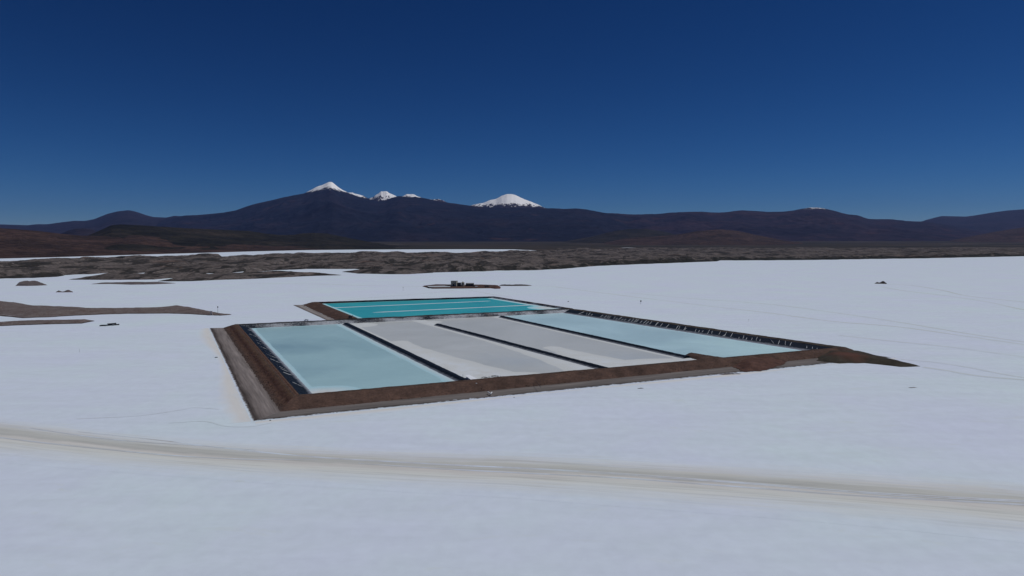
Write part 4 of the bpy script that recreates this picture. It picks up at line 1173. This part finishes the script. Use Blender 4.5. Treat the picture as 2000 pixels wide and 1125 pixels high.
# dark loader near the plant
ld = tag(empty("wheel_loader", at3(951, 560.6, 2.3), 0.1), "dark wheel loader standing right of the far plant", "loader")
box_part("body", (-1.2, 0, 1.7), (4.4, 2.3, 1.5), M_DSTEEL, ld, 0.15)
box_part("cab", (0.4, 0, 3.2), (1.7, 1.7, 1.7), M_DSTEEL, ld, 0.1, taper=0.9)
box_part("cab_window", (1.25, 0, 3.3), (0.1, 1.3, 1.0), M_GLASS, ld)
for x in (-2.2, 1.8):
    for s in (-1, 1): cyl_part("wheel", (x, s * 0.85, 0.85), (x, s * 1.45, 0.85), 0.9, M_BLACK, ld, seg=20)
box_part("arm", (2.7, 0, 1.7), (2.8, 1.1, 0.4), M_DSTEEL, ld, 0.05)
box_part("bucket", (4.4, 0, 1.0), (1.3, 2.7, 1.2), M_DSTEEL, ld, 0.1, taper=0.8)

# pump set on the corner of the turquoise pond
zc = ZT + 0.6
pm = tag(empty("pump_station", at3(684.5, 620.6, zc), 0.3), "black pump set on the near left corner of the turquoise pond's berm", "pump")
box_part("skid", (0, 0, 0.15), (5.0, 2.6, 0.3), M_DSTEEL, pm)
box_part("engine_housing", (-0.9, 0, 1.3), (2.6, 1.9, 2.0), M_BLACK, pm, 0.15)
cyl_part("pump_body", (1.2, -0.9, 1.0), (1.2, 0.9, 1.0), 0.75, M_BLACK, pm, seg=18)
cyl_part("exhaust", (-1.3, 0.4, 2.2), (-1.3, 0.4, 3.4), 0.12, M_DSTEEL, pm)
cyl_part("pipe", (1.6, 0, 1.3), (2.6, 0, 3.2), 0.16, M_BLACK, pm)
cyl_part("pipe", (2.6, 0, 3.2), (3.6, -1.0, 0.4), 0.16, M_BLACK, pm)

# person standing on the left berm of the turquoise pond (about one pixel)
def person(label, loc, rz, shirt, trousers):
    root = tag(empty("person", loc, rz), label, "person")
    me = bpy.data.meshes.new("body")
    V = [(0, 0, .95), (0, 0, 1.2), (0, 0, 1.42), (0, 0, 1.52), (0, .01, 1.66), (0, .01, 1.74),
         (.10, 0, .88), (.12, .02, .48), (.13, 0, .07), (.14, .14, .04), (-.10, 0, .88), (-.12, -.02, .48), (-.13, 0, .07), (-.14, .12, .04),
         (.19, 0, 1.40), (.25, .02, 1.12), (.25, .10, .88), (-.19, 0, 1.40), (-.25, .02, 1.12), (-.25, .10, .88)]
    E_ = [(0, 1), (1, 2), (2, 3), (3, 4), (4, 5), (0, 6), (6, 7), (7, 8), (8, 9), (0, 10), (10, 11), (11, 12), (12, 13), (2, 14), (14, 15), (15, 16), (2, 17), (17, 18), (18, 19)]
    R = [.15, .15, .15, .06, .10, .07, .09, .065, .045, .04, .09, .065, .045, .04, .07, .045, .035, .07, .045, .035]
    me.from_pydata(V, E_, []); me.materials.append(trousers)
    o = bpy.data.objects.new("body", me); COL.objects.link(o); o.parent = root
    sk = o.modifiers.new("skin", 'SKIN'); sk.use_smooth_shade = True
    for i, r in enumerate(R): me.skin_vertices[0].data[i].radius = (r, r)
    me.skin_vertices[0].data[0].use_root = True
    o.modifiers.new("sub", 'SUBSURF').render_levels = 1
    bm = bmesh.new(); bm_box(bm, (0, 0, 1.24), (0.46, 0.30, 0.58), bev=0.08); bm_obj("jacket", bm, shirt, root)
    return root
person("person in dark clothes standing on the rim of the turquoise pond", at3(648.5, 600.6, 3.4), 0.4, M_BLACK, M_TAN_D)

# pole with a head, and the pale booth, on the long island
def pole(label, loc, h, head=0.0, r=0.09, mat=None, name="marker_post", base=False):
    mat = mat or M_DSTEEL
    root = tag(empty(name, loc), label, "post")
    cyl_part("pole", (0, 0, -0.4), (0, 0, h), r, mat, root, seg=8)
    if head:
        box_part("panel", (0.1, 0, h - head * 0.5), (head * 0.75, 0.2, head), mat, root, 0.03)
    if base: cyl_part("foot", (0, 0, -0.2), (0, 0, 0.35), r * 3, M_CONC, root, seg=10)
    return root
pole("thin mast with a small box on top, on the tip of the long island", at3(425.5, 611.0, 3.2), 8.5, 1.8, 0.16, name="mast", base=True)
b = tag(empty("booth", at3(412.5, 615.6, 0.3), 0.1), "narrow pale booth at the foot of the long island", "booth")
box_part("wall", (0, 1.0, 2.6), (2.1, 2.0, 5.4), M_CONC, b, 0.03)
box_part("roof", (-0.25, 1.0, 5.45), (3.0, 2.5, 0.3), M_PAINT, b, 0.03)
box_part("door", (0.2, -0.05, 1.1), (0.9, 0.12, 2.1), M_TAN_D, b)
pole("dark leaning flag post standing in the salt right of the turquoise pond", at3(1251.5, 594.0, 0), 5.8, 2.4, 0.16, base=True)
pole("thin post in the salt behind the turquoise pond", at3(787.3, 568.0, 0), 7.0, 1.2, 0.14)
pole("thin marker post alone in the salt at far left", at3(155.3, 688.2, 0), 3.0, 0.0, 0.07)
pole("thin post in the salt right of the black ribbed berm", at3(1462, 628.5, 0), 2.8, 0.5, 0.06)
pole("thin dark pole standing at the near end of the left dike", at3(904.2, 746.5, 3.8), 5.4, 0.0, 0.09, M_BLACK)

# dark heap of rolled liner on the salt at left
hp = tag(empty("liner_rolls", at3(215, 636.0, 0), 0.62), "heap of black liner rolls with a pale patch on the salt at left", "rolls")
rnd = random.Random(3)
for k in range(7):
    L_ = rnd.uniform(5, 8.5); x = -7.5 + k * 2.2 + rnd.uniform(-.4, .4); r = 0.75
    z = 0.7 + (1.3 if k in (4, 5) else 0) ; aa = rnd.uniform(-0.5, 0.5)
    d = Vector((math.cos(aa), math.sin(aa), 0)) * L_ / 2
    cyl_part("roll", Vector((x, 0.6 * (k % 2), z)) - d, Vector((x, 0.6 * (k % 2), z)) + d, r, M_BLACK, hp, seg=12)
box_part("pale_sheet", (-3.6, -1.6, 1.3), (2.6, 1.3, 1.0), M_GREY, hp, 0.15, rz=0.4)
box_part("pale_sheet", (3.0, -1.7, 1.0), (2.6, 0.5, 0.4), M_GREY, hp, 0.08, rz=0.2)

# rocks
def rock(label, px, py, s, mat, z=0.0, flat=0.6):
    bm = bmesh.new(); bmesh.ops.create_icosphere(bm, subdivisions=2, radius=1)
    rr = random.Random(int(px))
    for v in bm.verts:
        v.co *= rr.uniform(0.78, 1.1); v.co.x *= s[0]; v.co.y *= s[1]; v.co.z *= s[2]
    o = bm_obj("rock", bm, mat, None, True); o.location = (*W(px, py, z), z + s[2] * 0.3)
    return tag(o, label, "rock")
rock("small dark rock on the salt above the ribbed berm", 1110, 589.3, (1.3, 1.5, 0.9), M_DSTEEL)
rock("dark stone on the salt just left of the left track", 422.5, 698.3, (1.4, 1.5, 0.4), M_DSTEEL)
rock("dark stone on the front track left of the white pipes", 828, 788.0, (0.5, 0.5, 0.35), M_BLACK)
rock("dark clod on the salt track at the middle of the front", 1004, 776.5, (0.4, 0.4, 0.3), M_BLACK)
rock("dark stone under the front corner of the ponds", 528, 821.5, (0.5, 0.5, 0.4), M_DSTEEL)

# brown stains in the salt
mound("mud_patch", None, [(1240, 758), (1252, 757), (1260, 758.6), (1246, 759.6)], 0.12, 3, M_OLIVE, 0.22, 1.2, 0.5, 51, 1.0, 4, kind="structure")
mound("mud_patch", None, [(1768, 756.4), (1785, 755.8), (1797, 757.2), (1780, 758)], 0.1, 3, M_GRAYEARTH, 0.22, 1.2, 0.5, 52, 1.2, 4, kind="structure")
mound("mud_patch", None, [(1395, 731.5), (1430, 728.8), (1455, 730.5), (1410, 732.5)], 0.25, 3, M_CREST, 0.3, 1.5, 0.6, 53, 1.5, 4, kind="structure")

# white pipes on the front slope
def pipe(label, p, q, r, mat, z, name="pipe"):
    P0 = at3(*p, z); P1 = at3(*q, z); mid = [(a + b) / 2 for a, b in zip(P0, P1)]
    bm = bmesh.new(); bm_cyl(bm, [a - m for a, m in zip(P0, mid)], [b - m for b, m in zip(P1, mid)], r, seg=10)
    o = bm_obj(name, bm, mat); o.location = (mid[0], mid[1], mid[2])
    return tag(o, label, "pipe")
pipe("longer of the two white pipes lying on the front berm's slope", (953.0, 765.4), (958.5, 769.2), 0.32, M_PAINT, 1.4)
pipe("shorter of the two white pipes lying on the front berm's slope", (960.6, 766.0), (958.9, 768.6), 0.32, M_PAINT, 1.5)
pipe("black hose running down the front berm's slope", (1046, 743.5), (1056.5, 757.0), 0.12, M_BLACK, 3.2, name="hose")

# white cover sheet at the end of the left dike
cs = add_mesh("cover_sheet", [(*W(908, 733.5, 3.5), 3.5), (*W(916, 732.0, 1.9), 1.9), (*W(948, 748, 1.9), 1.9), (*W(930, 749, 3.5), 3.5)], [(0, 1, 2, 3)], M_WHITE, None, False)
sol = cs.modifiers.new("thick", 'SOLIDIFY'); sol.thickness = 0.08
tag(cs, "white sheet draped over the near end of the left dike", "sheet")
# loops of hose left on the salt
def hose_coil(label, px, py, z, rad, n, seed):
    rr = random.Random(seed); V = []
    o_ = at3(px, py, z)
    cu = bpy.data.curves.new("hose", 'CURVE'); cu.dimensions = '3D'; cu.bevel_depth = 0.13; cu.bevel_resolution = 1
    sp = cu.splines.new('POLY'); pts = []
    for k in range(n):
        t = k / (n - 1) * math.pi * 2 * 2.2
        r = rad * (0.7 + 0.3 * math.sin(t * 0.7 + seed))
        pts.append((r * math.cos(t) + k * rad * 0.03, r * math.sin(t), 0.25 + 0.3 * abs(math.sin(t * 1.3))))
    sp.points.add(len(pts) - 1)
    for q, p in zip(sp.points, pts): q.co = (*p, 1)
    cu.materials.append(M_DSTEEL)
    tmp = bpy.data.objects.new("hose", cu); COL.objects.link(tmp)
    dg = bpy.context.evaluated_depsgraph_get()
    me = bpy.data.meshes.new_from_object(tmp.evaluated_get(dg))
    bpy.data.objects.remove(tmp)
    o = bpy.data.objects.new("hose_coil", me); COL.objects.link(o); o.location = o_
    tag(o, label, "hose")
hose_coil("larger loop of dark hose on the white salt of the second pond", 960, 736.2, 0.75, 3.2, 60, 2)
hose_coil("smaller loop of dark hose beside the larger hose loop", 944, 738, 0.75, 2.0, 50, 5)

# ------------------------------------------------------------------ haze
nt = bpy.data.materials.new("haze"); nt.use_nodes = True
t = nt.node_tree; t.nodes.clear()
outn = t.nodes.new("ShaderNodeOutputMaterial"); vol = t.nodes.new("ShaderNodeVolumePrincipled")
vol.inputs["Color"].default_value = (0.27, 0.43, 1.0, 1)
vol.inputs["Density"].default_value = 0.72e-5
vol.inputs["Anisotropy"].default_value = 0.0
t.links.new(vol.outputs[0], outn.inputs["Volume"])
bm = bmesh.new(); bm_box(bm, (0, 20000, 1349), (76000, 56000, 2704))
hz = bm_obj("haze", bm, nt)
tag(hz, kind="stuff")
